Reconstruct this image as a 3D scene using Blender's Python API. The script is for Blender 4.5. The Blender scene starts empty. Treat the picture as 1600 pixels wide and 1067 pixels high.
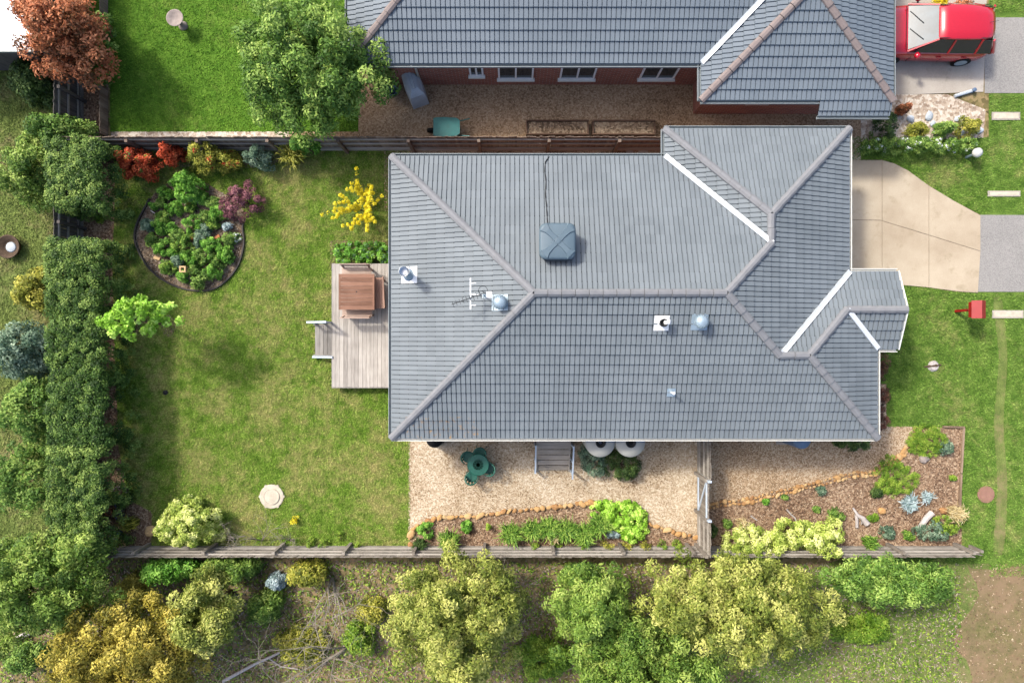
import bpy, math, random
import numpy as np
from mathutils import Vector, Matrix, Euler

# ------------------------------------------------------------------ camera, sky, sun, exposure
SC = bpy.context.scene
COL = SC.collection
CAM_H, FPX, CX, CY = 24.0, 1056.0, 800.0, 533.5      # drone height (m), focal length in photo pixels, centre
cam = bpy.data.cameras.new('camera'); camo = bpy.data.objects.new('camera', cam); COL.objects.link(camo)
cam.sensor_width = 36.0; cam.lens = FPX/1600*36.0; cam.clip_end = 2000.0
camo.location = (0, 0, CAM_H); SC.camera = camo
LDIR = Vector((0.70, -0.56, -1.0)).normalized()       # the way the light travels
EL = math.asin(-LDIR.z); AZ = math.atan2(-LDIR.x, -LDIR.y)
w = bpy.data.worlds.new('World'); SC.world = w; w.use_nodes = True
nt = w.node_tree; sky = nt.nodes.new('ShaderNodeTexSky'); sky.sky_type = 'NISHITA'; sky.sun_disc = False
sky.sun_elevation = EL; sky.sun_rotation = AZ; sky.dust_density = 4.0; sky.air_density = 0.8; sky.ozone_density = 0.5
bg = nt.nodes['Background']; bg.inputs[1].default_value = 0.15
nt.links.new(sky.outputs[0], bg.inputs[0])
sl = bpy.data.lights.new('sun', 'SUN'); so = bpy.data.objects.new('sun', sl); COL.objects.link(so)
sl.energy = 1.9; sl.angle = math.radians(6); sl.color = (1.0, 0.95, 0.87)
so.rotation_euler = LDIR.to_track_quat('-Z', 'Y').to_euler(); so.location = (-20, 16, 40)
SC.view_settings.view_transform = 'Standard'; SC.view_settings.look = 'None'
SC.view_settings.exposure = 1.2; SC.view_settings.gamma = 1.0; SC.view_settings.use_curve_mapping = False

rnd = random.Random(7)
RNG = np.random.default_rng(7)
def W(px, py, z=0.0):
    s = FPX/(CAM_H-z); return Vector(((px-CX)/s, (CY-py)/s, z))
def M2(pxlen, z=0.0): return pxlen*(CAM_H-z)/FPX

# ------------------------------------------------------------------ materials
def lin(c):
    c = c/255.0
    return c/12.92 if c <= 0.04045 else ((c+0.055)/1.055)**2.4
def C(r, g, b, k=0.68): return (lin(r)*k, lin(g)*k, lin(b)*k, 1.0)
class NT:
    def __init__(s, name):
        s.m = bpy.data.materials.new(name); s.m.use_nodes = True; s.t = s.m.node_tree
        s.b = s.t.nodes['Principled BSDF']; s.pos = None
    def n(s, typ, **kw):
        x = s.t.nodes.new('ShaderNode'+typ)
        for k, v in kw.items(): setattr(x, k, v)
        return x
    def l(s, a, b): s.t.links.new(a, b)
    def P(s):
        if s.pos is None: s.pos = s.n('NewGeometry').outputs['Position']
        return s.pos
    def noise(s, scale, detail=3, rough=0.55, vec=None):
        x = s.n('TexNoise'); x.inputs['Scale'].default_value = scale; x.inputs['Detail'].default_value = detail
        x.inputs['Roughness'].default_value = rough; s.l(vec or s.P(), x.inputs['Vector']); return x.outputs['Fac']
    def vor(s, scale, out='Color', vec=None):
        x = s.n('TexVoronoi'); x.inputs['Scale'].default_value = scale; s.l(vec or s.P(), x.inputs['Vector']); return x.outputs[out]
    def ramp(s, fac, stops, interp='LINEAR'):
        x = s.n('ValToRGB'); x.color_ramp.interpolation = interp; e = x.color_ramp.elements
        while len(e) < len(stops): e.new(0.5)
        for i, (p, c) in enumerate(stops): e[i].position = p; e[i].color = c
        s.l(fac, x.inputs[0]); return x.outputs[0]
    def mix(s, fac, a, b, mode='MIX'):
        x = s.n('Mix', data_type='RGBA', blend_type=mode)
        for sock, v in ((x.inputs[0], fac), (x.inputs[6], a), (x.inputs[7], b)):
            if hasattr(v, 'links'): s.l(v, sock)
            else: sock.default_value = v
        return x.outputs[2]
    def math(s, op, a, b=0.0, c=0.0):
        x = s.n('Math', operation=op)
        for i, v in enumerate((a, b, c)):
            if hasattr(v, 'links'): s.l(v, x.inputs[i])
            else: x.inputs[i].default_value = v
        return x.outputs[0]
    def bump(s, h, strength=0.4, dist=0.02):
        x = s.n('Bump'); x.inputs['Strength'].default_value = strength; x.inputs['Distance'].default_value = dist
        s.l(h, x.inputs['Height']); s.l(x.outputs[0], s.b.inputs['Normal'])
    def done(s, col, rough=0.8, spec=0.3, metal=0.0):
        if hasattr(col, 'links'): s.l(col, s.b.inputs['Base Color'])
        else: s.b.inputs['Base Color'].default_value = col
        s.b.inputs['Roughness'].default_value = rough; s.b.inputs['Specular IOR Level'].default_value = spec
        s.b.inputs['Metallic'].default_value = metal
        return s.m
def G(v): return (v, v, v, 1)
def plain(name, c, rough=0.7, spec=0.3, metal=0.0, var=0.18, scale=6.0, bump=0.0):
    t = NT(name); n = t.noise(scale, 4, 0.65)
    f = t.ramp(n, [(0.3, G(1-var)), (0.7, G(1+var))])
    if bump: t.bump(t.noise(scale*6, 3), bump, 0.01)
    return t.done(t.mix(1.0, c, f, 'MULTIPLY'), rough, spec, metal)
def timber(name, c1, c2, axis='Y'):
    t = NT(name); mp = t.n('Mapping'); t.l(t.P(), mp.inputs['Vector'])
    mp.inputs['Scale'].default_value = {'X': (1.2, 22, 22), 'Y': (22, 1.2, 22), 'Z': (14, 14, 1.2)}[axis]
    n = t.noise(1.6, 5, 0.65, mp.outputs[0]); big = t.noise(1.3, 3)
    f = t.math('ADD', t.math('MULTIPLY', n, 0.6), t.math('MULTIPLY', big, 0.4))
    oi = t.n('ObjectInfo').outputs['Random']
    f = t.math('ADD', f, t.math('MULTIPLY_ADD', oi, 0.24, -0.12))
    t.bump(n, 0.3, 0.005)
    return t.done(t.ramp(f, [(0.32, c1), (0.68, c2)]), 0.85, 0.2)
MAT = {}
def leafmat(name, dark, mid, light, trans=0.22):
    t = NT('leaf_'+name); a = t.n('Attribute', attribute_name='tint').outputs['Fac']
    n = t.noise(1.3, 3); f = t.math('ADD', a, t.math('MULTIPLY_ADD', n, 0.5, -0.25))
    col = t.ramp(f, [(0.08, dark), (0.5, mid), (0.95, light)])
    t.done(col, 0.55, 0.25)
    tr = t.n('BsdfTranslucent'); t.l(col, tr.inputs[0]); mx = t.n('MixShader'); mx.inputs[0].default_value = trans
    out = t.t.nodes['Material Output']; t.l(t.b.outputs[0], mx.inputs[1]); t.l(tr.outputs[0], mx.inputs[2]); t.l(mx.outputs[0], out.inputs[0])
    MAT[name] = t.m
LK = 1.0
def L3(name, a, b, c): leafmat(name, C(*a, LK), C(*b, LK), C(*c, LK))
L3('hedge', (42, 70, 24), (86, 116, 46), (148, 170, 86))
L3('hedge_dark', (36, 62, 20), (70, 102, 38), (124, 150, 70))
L3('fresh', (60, 104, 26), (96, 152, 46), (158, 200, 90))
L3('lime', (96, 140, 30), (142, 192, 56), (206, 232, 120))
L3('variegated', (112, 136, 50), (182, 198, 92), (234, 236, 160))
L3('wattle', (84, 100, 34), (142, 152, 66), (196, 196, 112))
L3('wattle_yellow', (100, 100, 34), (160, 148, 56), (206, 190, 92))
L3('gum', (66, 96, 32), (112, 142, 54), (164, 182, 92))
L3('mid', (60, 92, 32), (102, 138, 54), (160, 184, 92))
L3('red', (120, 46, 24), (186, 74, 40), (226, 122, 76))
L3('copper', (96, 66, 38), (176, 104, 66), (214, 150, 106))
L3('olive', (86, 96, 30), (140, 144, 50), (196, 188, 84))
L3('purple', (74, 44, 52), (122, 74, 82), (164, 112, 118))
L3('yellow', (186, 166, 0), (224, 206, 20), (240, 228, 80))
L3('bluegreen', (60, 88, 66), (104, 130, 104), (156, 176, 148))
L3('silver', (106, 128, 126), (158, 178, 178), (208, 220, 220))
L3('dark', (36, 58, 24), (64, 90, 40), (106, 128, 66))
L3('strappy', (54, 90, 26), (100, 140, 48), (168, 194, 88))
L3('straw', (150, 130, 84), (200, 182, 132), (232, 220, 178))
L3('mossy', (70, 104, 24), (112, 146, 42), (160, 180, 72))
L3('white', (200, 200, 196), (232, 232, 230), (250, 250, 250))
L3('redstem', (60, 40, 34), (104, 66, 54), (140, 100, 80))
def grassmat(name, dk, md, lt, dry, dryness=0.5):
    t = NT(name); a = t.noise(0.55, 4, 0.6); b = t.noise(2.6, 4, 0.65); c = t.noise(24, 3, 0.75)
    f = t.math('ADD', t.math('MULTIPLY', b, 0.45), t.math('MULTIPLY', c, 0.55))
    base = t.ramp(f, [(0.38, dk), (0.5, md), (0.62, lt)])
    mp = t.n('Mapping'); t.l(t.P(), mp.inputs[0]); mp.inputs['Location'].default_value = (31, 17, 0)
    d2 = t.noise(3.2, 6, 0.75, mp.outputs[0])
    dd = t.math('ADD', t.math('MULTIPLY', a, 0.5), t.math('MULTIPLY', d2, 0.5))
    df = t.ramp(dd, [(0.62-0.2*dryness, G(0)), (0.80-0.2*dryness, G(0.8))])
    t.bump(t.noise(55, 2, 0.7), 0.5, 0.03)
    a_ = t.n('Attribute', attribute_name='tint').outputs['Fac']; k_ = t.math('MULTIPLY_ADD', a_, 0.75, 0.82)
    cc = t.n('CombineColor'); [t.l(k_, cc.inputs[i]) for i in range(3)]
    MAT[name] = t.done(t.mix(1.0, t.mix(df, base, dry), cc.outputs[0], 'MULTIPLY'), 0.9, 0.15)
grassmat('lawn', C(80, 114, 34), C(112, 146, 48), C(148, 174, 78), C(184, 172, 112), 0.84)
grassmat('lawn_front', C(72, 106, 36), C(102, 136, 52), C(136, 164, 78), C(168, 164, 104), 0.5)
grassmat('lawn_lush', C(68, 112, 28), C(96, 140, 40), C(124, 164, 60), C(140, 156, 76), 0.45)
grassmat('rough_grass', C(92, 110, 54), C(122, 140, 70), C(150, 164, 92), C(168, 148, 112), 0.7)
def earth(name, cols, s1, s2, bump=0.5):
    t = NT(name); v = t.n('TexVoronoi'); v.inputs['Scale'].default_value = s1; t.l(t.P(), v.inputs['Vector'])
    sp = t.n('SeparateColor'); t.l(v.outputs['Color'], sp.inputs[0]); n = t.noise(s2, 4, 0.6)
    f = t.math('ADD', t.math('MULTIPLY', sp.outputs[0], 0.55), t.math('MULTIPLY', n, 0.45))
    big = t.noise(0.42, 3, 0.6); f = t.math('ADD', f, t.math('MULTIPLY_ADD', big, 0.5, -0.25))
    k = len(cols)-1; t.bump(v.outputs['Distance'], bump, 0.02)
    MAT[name] = t.done(t.ramp(f, [(0.15+0.65*i/k, c) for i, c in enumerate(cols)]), 0.9, 0.2)
earth('gravel', [C(124, 102, 76), C(178, 157, 128), C(200, 182, 154), C(226, 213, 190)], 26, 0.9)
earth('gravel_dark', [C(110, 88, 62), C(160, 134, 104), C(190, 164, 132), C(214, 196, 168)], 28, 0.8)
earth('mulch', [C(88, 68, 54), C(130, 104, 82), C(160, 132, 106), C(198, 174, 144)], 18, 1.1, 0.8)
earth('soil', [C(74, 62, 48), C(110, 92, 74), C(138, 118, 98), C(164, 146, 122)], 14, 1.4, 0.8)
earth('dirt', [C(118, 96, 72), C(158, 130, 100), C(178, 152, 122), C(194, 170, 140)], 22, 0.5, 0.5)
earth('bush_floor', [C(92, 82, 56), C(122, 112, 72), C(148, 132, 92), C(166, 140, 108)], 8, 0.5, 0.6)
grassmat('track', C(96, 100, 58), C(128, 124, 78), C(156, 144, 100), C(170, 142, 114), 1.15)
earth('asphalt', [C(134, 132, 128), C(154, 152, 148), C(166, 163, 158)], 40, 0.5, 0.2)
earth('pebbles', [C(150, 130, 112), C(196, 180, 160), C(230, 222, 208)], 12, 1.0, 0.8)
def concrete(name, c1, c2, c3):
    t = NT(name); a = t.noise(0.7, 5, 0.6); b = t.noise(30, 3, 0.6); v = t.noise(1.9, 4, 0.7)
    f = t.math('ADD', t.math('MULTIPLY', a, 0.7), t.math('MULTIPLY', b, 0.3))
    col = t.ramp(f, [(0.35, c1), (0.62, c2)]); st = t.ramp(v, [(0.56, G(0)), (0.70, G(0.55))])
    t.bump(b, 0.15, 0.004); MAT[name] = t.done(t.mix(st, col, c3), 0.85, 0.25)
concrete('concrete', C(176, 160, 136), C(202, 188, 164), C(158, 144, 116))
concrete('concrete_grey', C(168, 160, 148), C(196, 188, 176), C(150, 142, 130))
def tilemat(name, c1, c2, lichen):
    t = NT(name); a = t.n('Attribute', attribute_name='tint').outputs['Fac']; n = t.noise(0.5, 4, 0.6); g = t.noise(45, 3, 0.6)
    f = t.math('ADD', t.math('MULTIPLY', a, 0.13), t.math('ADD', t.math('MULTIPLY', n, 0.57), t.math('MULTIPLY', g, 0.3)))
    col = t.ramp(f, [(0.25, c1), (0.75, c2)])
    if lichen:                                   # orange lichen growing on the tiles of one corner
        sx = t.n('SeparateXYZ'); t.l(t.P(), sx.inputs[0])
        m1 = t.math('LESS_THAN', t.math('ABSOLUTE', t.math('SUBTRACT', sx.outputs[0], -2.2)), 1.15)
        m2 = t.math('LESS_THAN', sx.outputs[1], -2.35)
        sp = t.ramp(t.noise(9, 5, 0.8), [(0.56, G(0)), (0.64, G(0.7))])
        fac = t.math('MULTIPLY', t.math('MULTIPLY', m1, m2), sp)
        col = t.mix(fac, col, C(190, 140, 50))
    t.bump(g, 0.12, 0.004); MAT[name] = t.done(col, 0.62, 0.35)
tilemat('tile', C(108, 117, 122), C(136, 145, 150), True)
tilemat('tile_neighbour', C(102, 114, 124), C(128, 139, 148), False)
MAT['cap'] = plain('cap', C(134, 136, 139), 0.75, 0.3, 0, 0.10, 5)
MAT['cap_dark'] = plain('cap_dark', C(140, 128, 124), 0.75, 0.3, 0, 0.10, 5)
MAT['underlay'] = plain('underlay', C(60, 66, 70), 0.9)
MAT['valley'] = plain('valley', C(212, 218, 222, 0.8), 0.35, 0.5, 0.0, 0.05, 4)
MAT['gutter'] = plain('gutter', C(226, 226, 218, 0.8), 0.4, 0.5, 0, 0.05, 3)
MAT['gutter_grey'] = plain('gutter_grey', C(150, 160, 162), 0.4, 0.5, 0, 0.05, 3)
MAT['white'] = plain('white', C(238, 240, 240, 0.8), 0.45, 0.4, 0, 0.05)
MAT['galv'] = plain('galv', C(172, 192, 204), 0.35, 0.5, 0.35, 0.08)
MAT['chrome'] = plain('chrome', C(214, 218, 220), 0.2, 0.5, 0.9, 0.05)
MAT['black'] = plain('black', C(34, 36, 38), 0.6, 0.3)
MAT['rubber'] = plain('rubber', C(26, 26, 27), 0.8, 0.2)
MAT['cooler'] = plain('cooler', C(92, 112, 124), 0.5, 0.4, 0, 0.07, 3)
MAT['cooler_dark'] = plain('cooler_dark', C(52, 64, 72), 0.6, 0.3)
MAT['deck'] = timber('deck', C(150, 144, 136), C(202, 196, 186), 'Y')
MAT['step'] = timber('step', C(118, 114, 108), C(176, 172, 164), 'Y')
MAT['stepx'] = timber('stepx', C(132, 126, 116), C(188, 180, 168), 'X')
MAT['tabletop'] = timber('tabletop', C(108, 78, 62), C(158, 120, 100), 'X')
MAT['bench'] = timber('bench', C(158, 128, 110), C(208, 186, 170), 'X')
MAT['benchy'] = timber('benchy', C(150, 114, 96), C(190, 158, 140), 'Y')
MAT['paling'] = timber('paling', C(118, 110, 100), C(176, 168, 156), 'Z')
MAT['paling_dark'] = timber('paling_dark', C(84, 80, 78), C(124, 118, 112), 'Z')
MAT['paling_brown'] = timber('paling_brown', C(112, 96, 84), C(160, 144, 130), 'Z')
MAT['rail'] = timber('rail', C(150, 144, 134), C(196, 190, 180), 'X')
MAT['sleeper'] = timber('sleeper', C(120, 100, 82), C(174, 152, 128), 'Y')
MAT['planter'] = timber('planter', C(84, 64, 52), C(120, 96, 80), 'X')
MAT['log'] = timber('log', C(160, 152, 146), C(216, 208, 202), 'Y')
MAT['bark'] = plain('bark', C(96, 80, 66), 0.9, 0.2, 0, 0.3, 9, 0.5)
MAT['twig'] = plain('twig', C(150, 142, 128), 0.9, 0.2, 0, 0.2, 9)
MAT['powder'] = plain('powder', C(186, 200, 214, 0.75), 0.45, 0.4, 0, 0.05)
MAT['green_metal'] = plain('green_metal', C(30, 96, 80), 0.45, 0.45, 0, 0.2, 20)
MAT['teal'] = plain('teal', C(14, 104, 100), 0.5, 0.4)
MAT['bluegrey'] = plain('bluegrey', C(96, 120, 150), 0.5, 0.4)
MAT['navy'] = plain('navy', C(62, 76, 104), 0.4, 0.5)
MAT['tank'] = plain('tank', C(184, 184, 176), 0.55, 0.3, 0, 0.07, 4)
MAT['red_paint'] = plain('red_paint', C(158, 26, 30), 0.45, 0.4, 0, 0.1)
MAT['car_paint'] = plain('car_paint', C(196, 14, 40), 0.25, 0.6, 0, 0.03); MAT['car_paint'].node_tree.nodes['Principled BSDF'].inputs['Coat Weight'].default_value = 0.7
MAT['glass'] = plain('glass', C(40, 52, 60), 0.08, 0.7, 0, 0.05)
MAT['screen'] = plain('screen', C(66, 88, 100), 0.12, 0.5, 0.0, 0.25, 2.5)
MAT['lamp'] = plain('lamp', C(220, 220, 214), 0.15, 0.6)
t = NT('stone'); oi = t.n('ObjectInfo').outputs['Random']; t.bump(t.noise(30, 3), 0.5, 0.01)
MAT['stone'] = t.done(t.ramp(t.math('ADD', t.math('MULTIPLY', oi, 0.6), t.math('MULTIPLY', t.noise(9, 4), 0.4)), [(0.1, C(150, 110, 76)), (0.45, C(196, 152, 98)), (0.75, C(212, 178, 128)), (0.95, C(176, 160, 140))]), 0.85, 0.25)
MAT['greystone'] = plain('greystone', C(164, 152, 144), 0.85, 0.25, 0, 0.2, 7, 0.5)
MAT['terracotta'] = plain('terracotta', C(196, 128, 84), 0.8, 0.25, 0, 0.2, 7)
MAT['tan'] = plain('tan', C(220, 186, 136), 0.8, 0.25, 0, 0.15, 7)
MAT['lid'] = plain('lid', C(206, 196, 176), 0.85, 0.25, 0, 0.16, 6, 0.3)
MAT['pinklid'] = plain('pinklid', C(156, 118, 102), 0.85, 0.25, 0, 0.14, 6)
MAT['cover'] = plain('cover', C(196, 206, 214), 0.6, 0.3, 0, 0.12, 3)
MAT['shedroof'] = plain('shedroof', C(232, 234, 238, 0.8), 0.5, 0.4, 0, 0.04)
MAT['edge'] = plain('edge', C(74, 70, 66), 0.8, 0.25, 0, 0.25, 8)
t = NT('brick'); bt = t.n('TexBrick'); mp = t.n('Mapping'); tc = t.n('TexCoord')
t.l(t.P(), mp.inputs[0]); mp.inputs['Rotation'].default_value = (math.pi/2, 0, 0); t.l(mp.outputs[0], bt.inputs['Vector'])
for k, v in (('Color1', C(150, 84, 68)), ('Color2', C(180, 108, 88)), ('Mortar', C(170, 156, 144)), ('Scale', 1.0), ('Brick Width', 0.24), ('Row Height', 0.086), ('Mortar Size', 0.010)): bt.inputs[k].default_value = v
MAT['brick'] = t.done(bt.outputs[0], 0.85, 0.2)

# ------------------------------------------------------------------ mesh and object helpers
class MB:
    def __init__(s): s.v = []; s.f = []
    def add(s, vs, fs):
        o = len(s.v); s.v += [tuple(x) for x in vs]; s.f += [tuple(i+o for i in f) for f in fs]; return s
    def box(s, x0, x1, y0, y1, z0, z1):
        return s.add([(x0,y0,z0),(x1,y0,z0),(x1,y1,z0),(x0,y1,z0),(x0,y0,z1),(x1,y0,z1),(x1,y1,z1),(x0,y1,z1)],
                     [(0,3,2,1),(4,5,6,7),(0,1,5,4),(1,2,6,5),(2,3,7,6),(3,0,4,7)])
    def bar(s, a, b, wd, ht, up=(0,0,1)):
        a = Vector(a); b = Vector(b); d = (b-a).normalized(); u = Vector(up)
        if abs(d.dot(u)) > 0.98: u = Vector((0,1,0))
        sd = d.cross(u).normalized()*wd/2; u = sd.cross(d).normalized()*ht/2; vs = []
        for p in (a, b): vs += [p-sd-u, p+sd-u, p+sd+u, p-sd+u]
        return s.add(vs, [(0,1,2,3),(7,6,5,4),(0,4,5,1),(1,5,6,2),(2,6,7,3),(3,7,4,0)])
    def tube(s, pts, rad, n=7, cap=True):
        pts = [Vector(p) for p in pts]; k = len(pts); rad = rad if isinstance(rad, (list, tuple)) else [rad]*k
        vs = []; prev = None
        for i, p in enumerate(pts):
            d = (pts[min(i+1,k-1)]-pts[max(i-1,0)]).normalized()
            sd = d.cross(Vector((0,0,1)) if abs(d.z) < 0.9 else Vector((0,1,0))).normalized()
            if prev is not None and sd.dot(prev) < 0: sd = -sd
            prev = sd; u = sd.cross(d)
            vs += [p+(sd*math.cos(2*math.pi*j/n)+u*math.sin(2*math.pi*j/n))*rad[i] for j in range(n)]
        fs = [(i*n+j, i*n+(j+1)%n, (i+1)*n+(j+1)%n, (i+1)*n+j) for i in range(k-1) for j in range(n)]
        if cap: fs += [tuple(range(n-1,-1,-1)), tuple(range((k-1)*n, k*n))]
        return s.add(vs, fs)
    def lathe(s, prof, n=24, c=(0,0,0), sq=None):
        vs = []
        for r, z in prof:
            for j in range(n):
                a = 2*math.pi*j/n; x, y = math.cos(a), math.sin(a)
                if sq: e = (abs(x)**sq+abs(y)**sq)**(-1/sq); x *= e; y *= e
                vs.append((c[0]+r*x, c[1]+r*y, c[2]+z))
        k = len(prof); fs = [(i*n+j, i*n+(j+1)%n, (i+1)*n+(j+1)%n, (i+1)*n+j) for i in range(k-1) for j in range(n)]
        fs += [tuple(range(n-1,-1,-1)), tuple(range((k-1)*n, k*n))]
        return s.add(vs, fs)
    def prism(s, poly, z0, z1):
        n = len(poly); vs = [(p[0],p[1],z0) for p in poly]+[(p[0],p[1],z1) for p in poly]
        return s.add(vs, [tuple(range(n-1,-1,-1)), tuple(range(n,2*n))]+[(i,(i+1)%n,n+(i+1)%n,n+i) for i in range(n)])
    def mesh(s, name, mat, smooth=False, off=None):
        me = bpy.data.meshes.new(name); o = off or (0,0,0)
        me.from_pydata([(x-o[0],y-o[1],z-o[2]) for x,y,z in s.v], [], s.f); me.materials.append(MAT[mat] if isinstance(mat, str) else mat)
        if smooth: me.polygons.foreach_set('use_smooth', [True]*len(me.polygons))
        me.update(); return me
def link(name, me, parent=None):
    o = bpy.data.objects.new(name, me); COL.objects.link(o); o.parent = parent; return o
def obj(name, mb, mat, parent=None, smooth=False, world=None):
    return link(name, mb.mesh(name, mat, smooth, world), parent)
def tag(o, label, cat, group=None, kind=None):
    if label: o['label'] = label
    if cat: o['category'] = cat
    if group: o['group'] = group
    if kind: o['kind'] = kind
    return o
def thing(name, label, cat, loc=(0,0,0), rz=0.0, group=None):
    o = link(name, None); o.empty_display_size = 0.2; o.location = loc; o.rotation_euler = (0,0,rz)
    return tag(o, label, cat, group)
def copy_tree(o, parent=None):
    c = o.copy(); COL.objects.link(c); c.parent = parent
    for ch in list(o.children): copy_tree(ch, c)
    return c
def smooth_poly(pts, k=6, closed=True):
    out = []; n = len(pts); P = [Vector((p[0], p[1])) for p in pts]
    for i in range(n if closed else n-1):
        g = (lambda j: P[j % n]) if closed else (lambda j: P[max(0, min(n-1, j))])
        a, b, c, d = g(i-1), g(i), g(i+1), g(i+2)
        for q in range(k):
            u = q/k; out.append(0.5*((2*b)+(c-a)*u+(2*a-5*b+4*c-d)*u*u+(3*b-a-3*c+d)*u**3))
    if not closed: out.append(P[-1])
    return [(p.x, p.y) for p in out]
def pxpoly(pts, z=0.0): return [W(x, y, z)[:2] for x, y in pts]
def sheet(name, pts, z, mat, label=None, smooth=0, thick=0.0):
    pp = pxpoly(pts)
    if smooth: pp = smooth_poly(pp, smooth)
    a = sum(pp[i][0]*pp[(i+1)%len(pp)][1]-pp[(i+1)%len(pp)][0]*pp[i][1] for i in range(len(pp)))
    if a < 0: pp = pp[::-1]
    m = MB()
    if thick: m.prism(pp, z-thick, z)
    else: m.add([(x,y,z) for x,y in pp], [tuple(range(len(pp)))])
    o = obj(name, m, mat); o['kind'] = 'structure'
    if label: o['label'] = label
    return o, pp
def inside(pp, x, y):
    x = np.asarray(x); y = np.asarray(y); r = np.zeros(x.shape, bool); n = len(pp)
    for i in range(n):
        x0,y0 = pp[i]; x1,y1 = pp[(i+1)%n]
        if y0 == y1: continue
        c = ((y0 > y) != (y1 > y)) & (x < (x1-x0)*(y-y0)/(y1-y0)+x0); r ^= c
    return r
def quadmesh(name, V, nper, faces_per, tint, mat):
    """V (N,nper,3) points, the same face pattern for every item"""
    N = V.shape[0]; me = bpy.data.meshes.new(name); me.vertices.add(N*nper)
    me.vertices.foreach_set('co', V.astype(np.float32).ravel())
    base = (np.arange(N)*nper)[:,None]; idx = []; tot = []
    for f in faces_per: tot.append(len(f))
    fl = np.concatenate([base+np.array(f)[None,:] for f in faces_per], axis=1)
    L = fl.shape[1]; me.loops.add(N*L); me.loops.foreach_set('vertex_index', fl.astype(np.int32).ravel())
    tt = np.tile(np.array(tot, np.int32), N); me.polygons.add(len(tt))
    me.polygons.foreach_set('loop_start', np.concatenate([[0], np.cumsum(tt)[:-1]]).astype(np.int32))
    me.polygons.foreach_set('loop_total', tt)
    at = me.attributes.new('tint', 'FLOAT', 'POINT'); at.data.foreach_set('value', np.repeat(tint, nper).astype(np.float32))
    me.materials.append(MAT[mat]); me.update(calc_edges=True); return me
def unit(a): return a/np.maximum(np.linalg.norm(a, axis=-1, keepdims=True), 1e-9)
def leaf_quads(P, Nn, L, Wd):
    n = len(P); t = unit(np.cross(Nn, RNG.normal(size=(n,3)))); b = np.cross(Nn, t)
    l = (L*RNG.uniform(0.45,1.4,n))[:,None]; wd = (Wd*RNG.uniform(0.7,1.2,n))[:,None]
    return np.stack([P-t*l*0.5, P+b*wd*0.5+Nn*l*0.08, P+t*l*0.5-Nn*l*0.1, P-b*wd*0.5+Nn*l*0.08], axis=1)
def foliage(name, centers, rc, per, L, Wd, mat, parent, up=0.6, ctint=None, zmin=0.02):
    """leaf clumps: every centre is a small ball of leaves"""
    c = np.asarray(centers, float); K = len(c); rc = np.broadcast_to(np.asarray(rc, float), (K,))
    ct = RNG.uniform(0.08,0.85,K) if ctint is None else ctint
    d = unit(RNG.normal(size=(K,per,3))); d[...,2] = np.where(d[...,2] < -0.35, -d[...,2], d[...,2])
    r = RNG.uniform(0.35,1.0,(K,per))**0.6
    P = (c[:,None,:]+d*(r*rc[:,None])[...,None]).reshape(-1,3); P[:,2] = np.maximum(P[:,2], zmin)
    Nn = unit(d.reshape(-1,3)*0.8+np.array([0,0,up])+RNG.normal(size=(K*per,3))*0.45)
    tint = np.clip(np.repeat(ct, per)+RNG.normal(0,0.16,K*per), 0, 1)
    return link(name, quadmesh(name, leaf_quads(P,Nn,L,Wd), 4, [(0,1,2,3)], tint, mat), parent)
def dome(rx, ry, h, n, base=0.15, irr=0.22, inner=0.25, seed=None, boxy=2.0, flat=1.0):
    """clump centres over an uneven dome; boxy > 2 makes it square like a clipped hedge"""
    g = np.random.default_rng(seed if seed is not None else int(RNG.integers(1e9)))
    d = unit(g.normal(size=(n,3))); d[:,2] = np.abs(d[:,2])
    e = (np.abs(d[:,0])**boxy+np.abs(d[:,1])**boxy+np.abs(d[:,2])**boxy)**(-1/boxy)
    a = np.arctan2(d[:,1], d[:,0]); lob = np.zeros(n)
    for k in range(2,8): lob += g.normal()/k**0.7*np.sin(k*a+g.uniform(0,6.28)+d[:,2]*2.0*g.normal())
    rr = e*(1+irr*np.clip(lob*0.6,-1.4,1.2))*np.where(g.random(n) < inner, g.uniform(0.45,0.9,n), g.uniform(0.9,1.05,n))
    return np.stack([d[:,0]*rx*rr, d[:,1]*ry*rr, h*base+d[:,2]*h*(1-base)*np.minimum(rr,1.12)*flat], axis=1)
def block(X, Y, h, n):
    """clump centres over a clipped hedge block: flat top, straight sides, rounded rim"""
    k = int(n*0.58); g = RNG; x = g.uniform(-X,X,n); y = g.uniform(-Y,Y,n); z = h-0.10+g.normal(0,0.05,n)+0.07*np.sin(x*2.6+g.uniform(0,6))*np.cos(y*2.1)
    m_ = n-k; sd = g.integers(0,4,m_); zz = g.uniform(0.05,h-0.1,m_); jit = g.normal(0,0.04,m_)
    x[k:] = np.where(sd == 0, X+jit, np.where(sd == 1, -X+jit, x[k:])); y[k:] = np.where(sd == 2, Y+jit, np.where(sd == 3, -Y+jit, y[k:])); z[k:] = zz
    rim = np.maximum(np.abs(x)/X, np.abs(y)/Y); z = np.where((rim > 0.86) & (np.arange(n) < k), z-0.16*(rim-0.86)/0.14, z)
    return np.stack([x,y,z],1)
def stems(mb, h, r, n, spread, rad=0.02):
    for i in range(n):
        a = 2*math.pi*i/n+rnd.uniform(-0.4,0.4); q = spread*rnd.uniform(0.5,1)
        mb.tube([(0,0,-0.02), (q*0.3*math.cos(a), q*0.3*math.sin(a), h*0.35), (q*math.cos(a), q*math.sin(a), h*0.75)], [rad, rad*0.7, rad*0.3], 5)
    return mb
PLANTS = []
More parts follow.
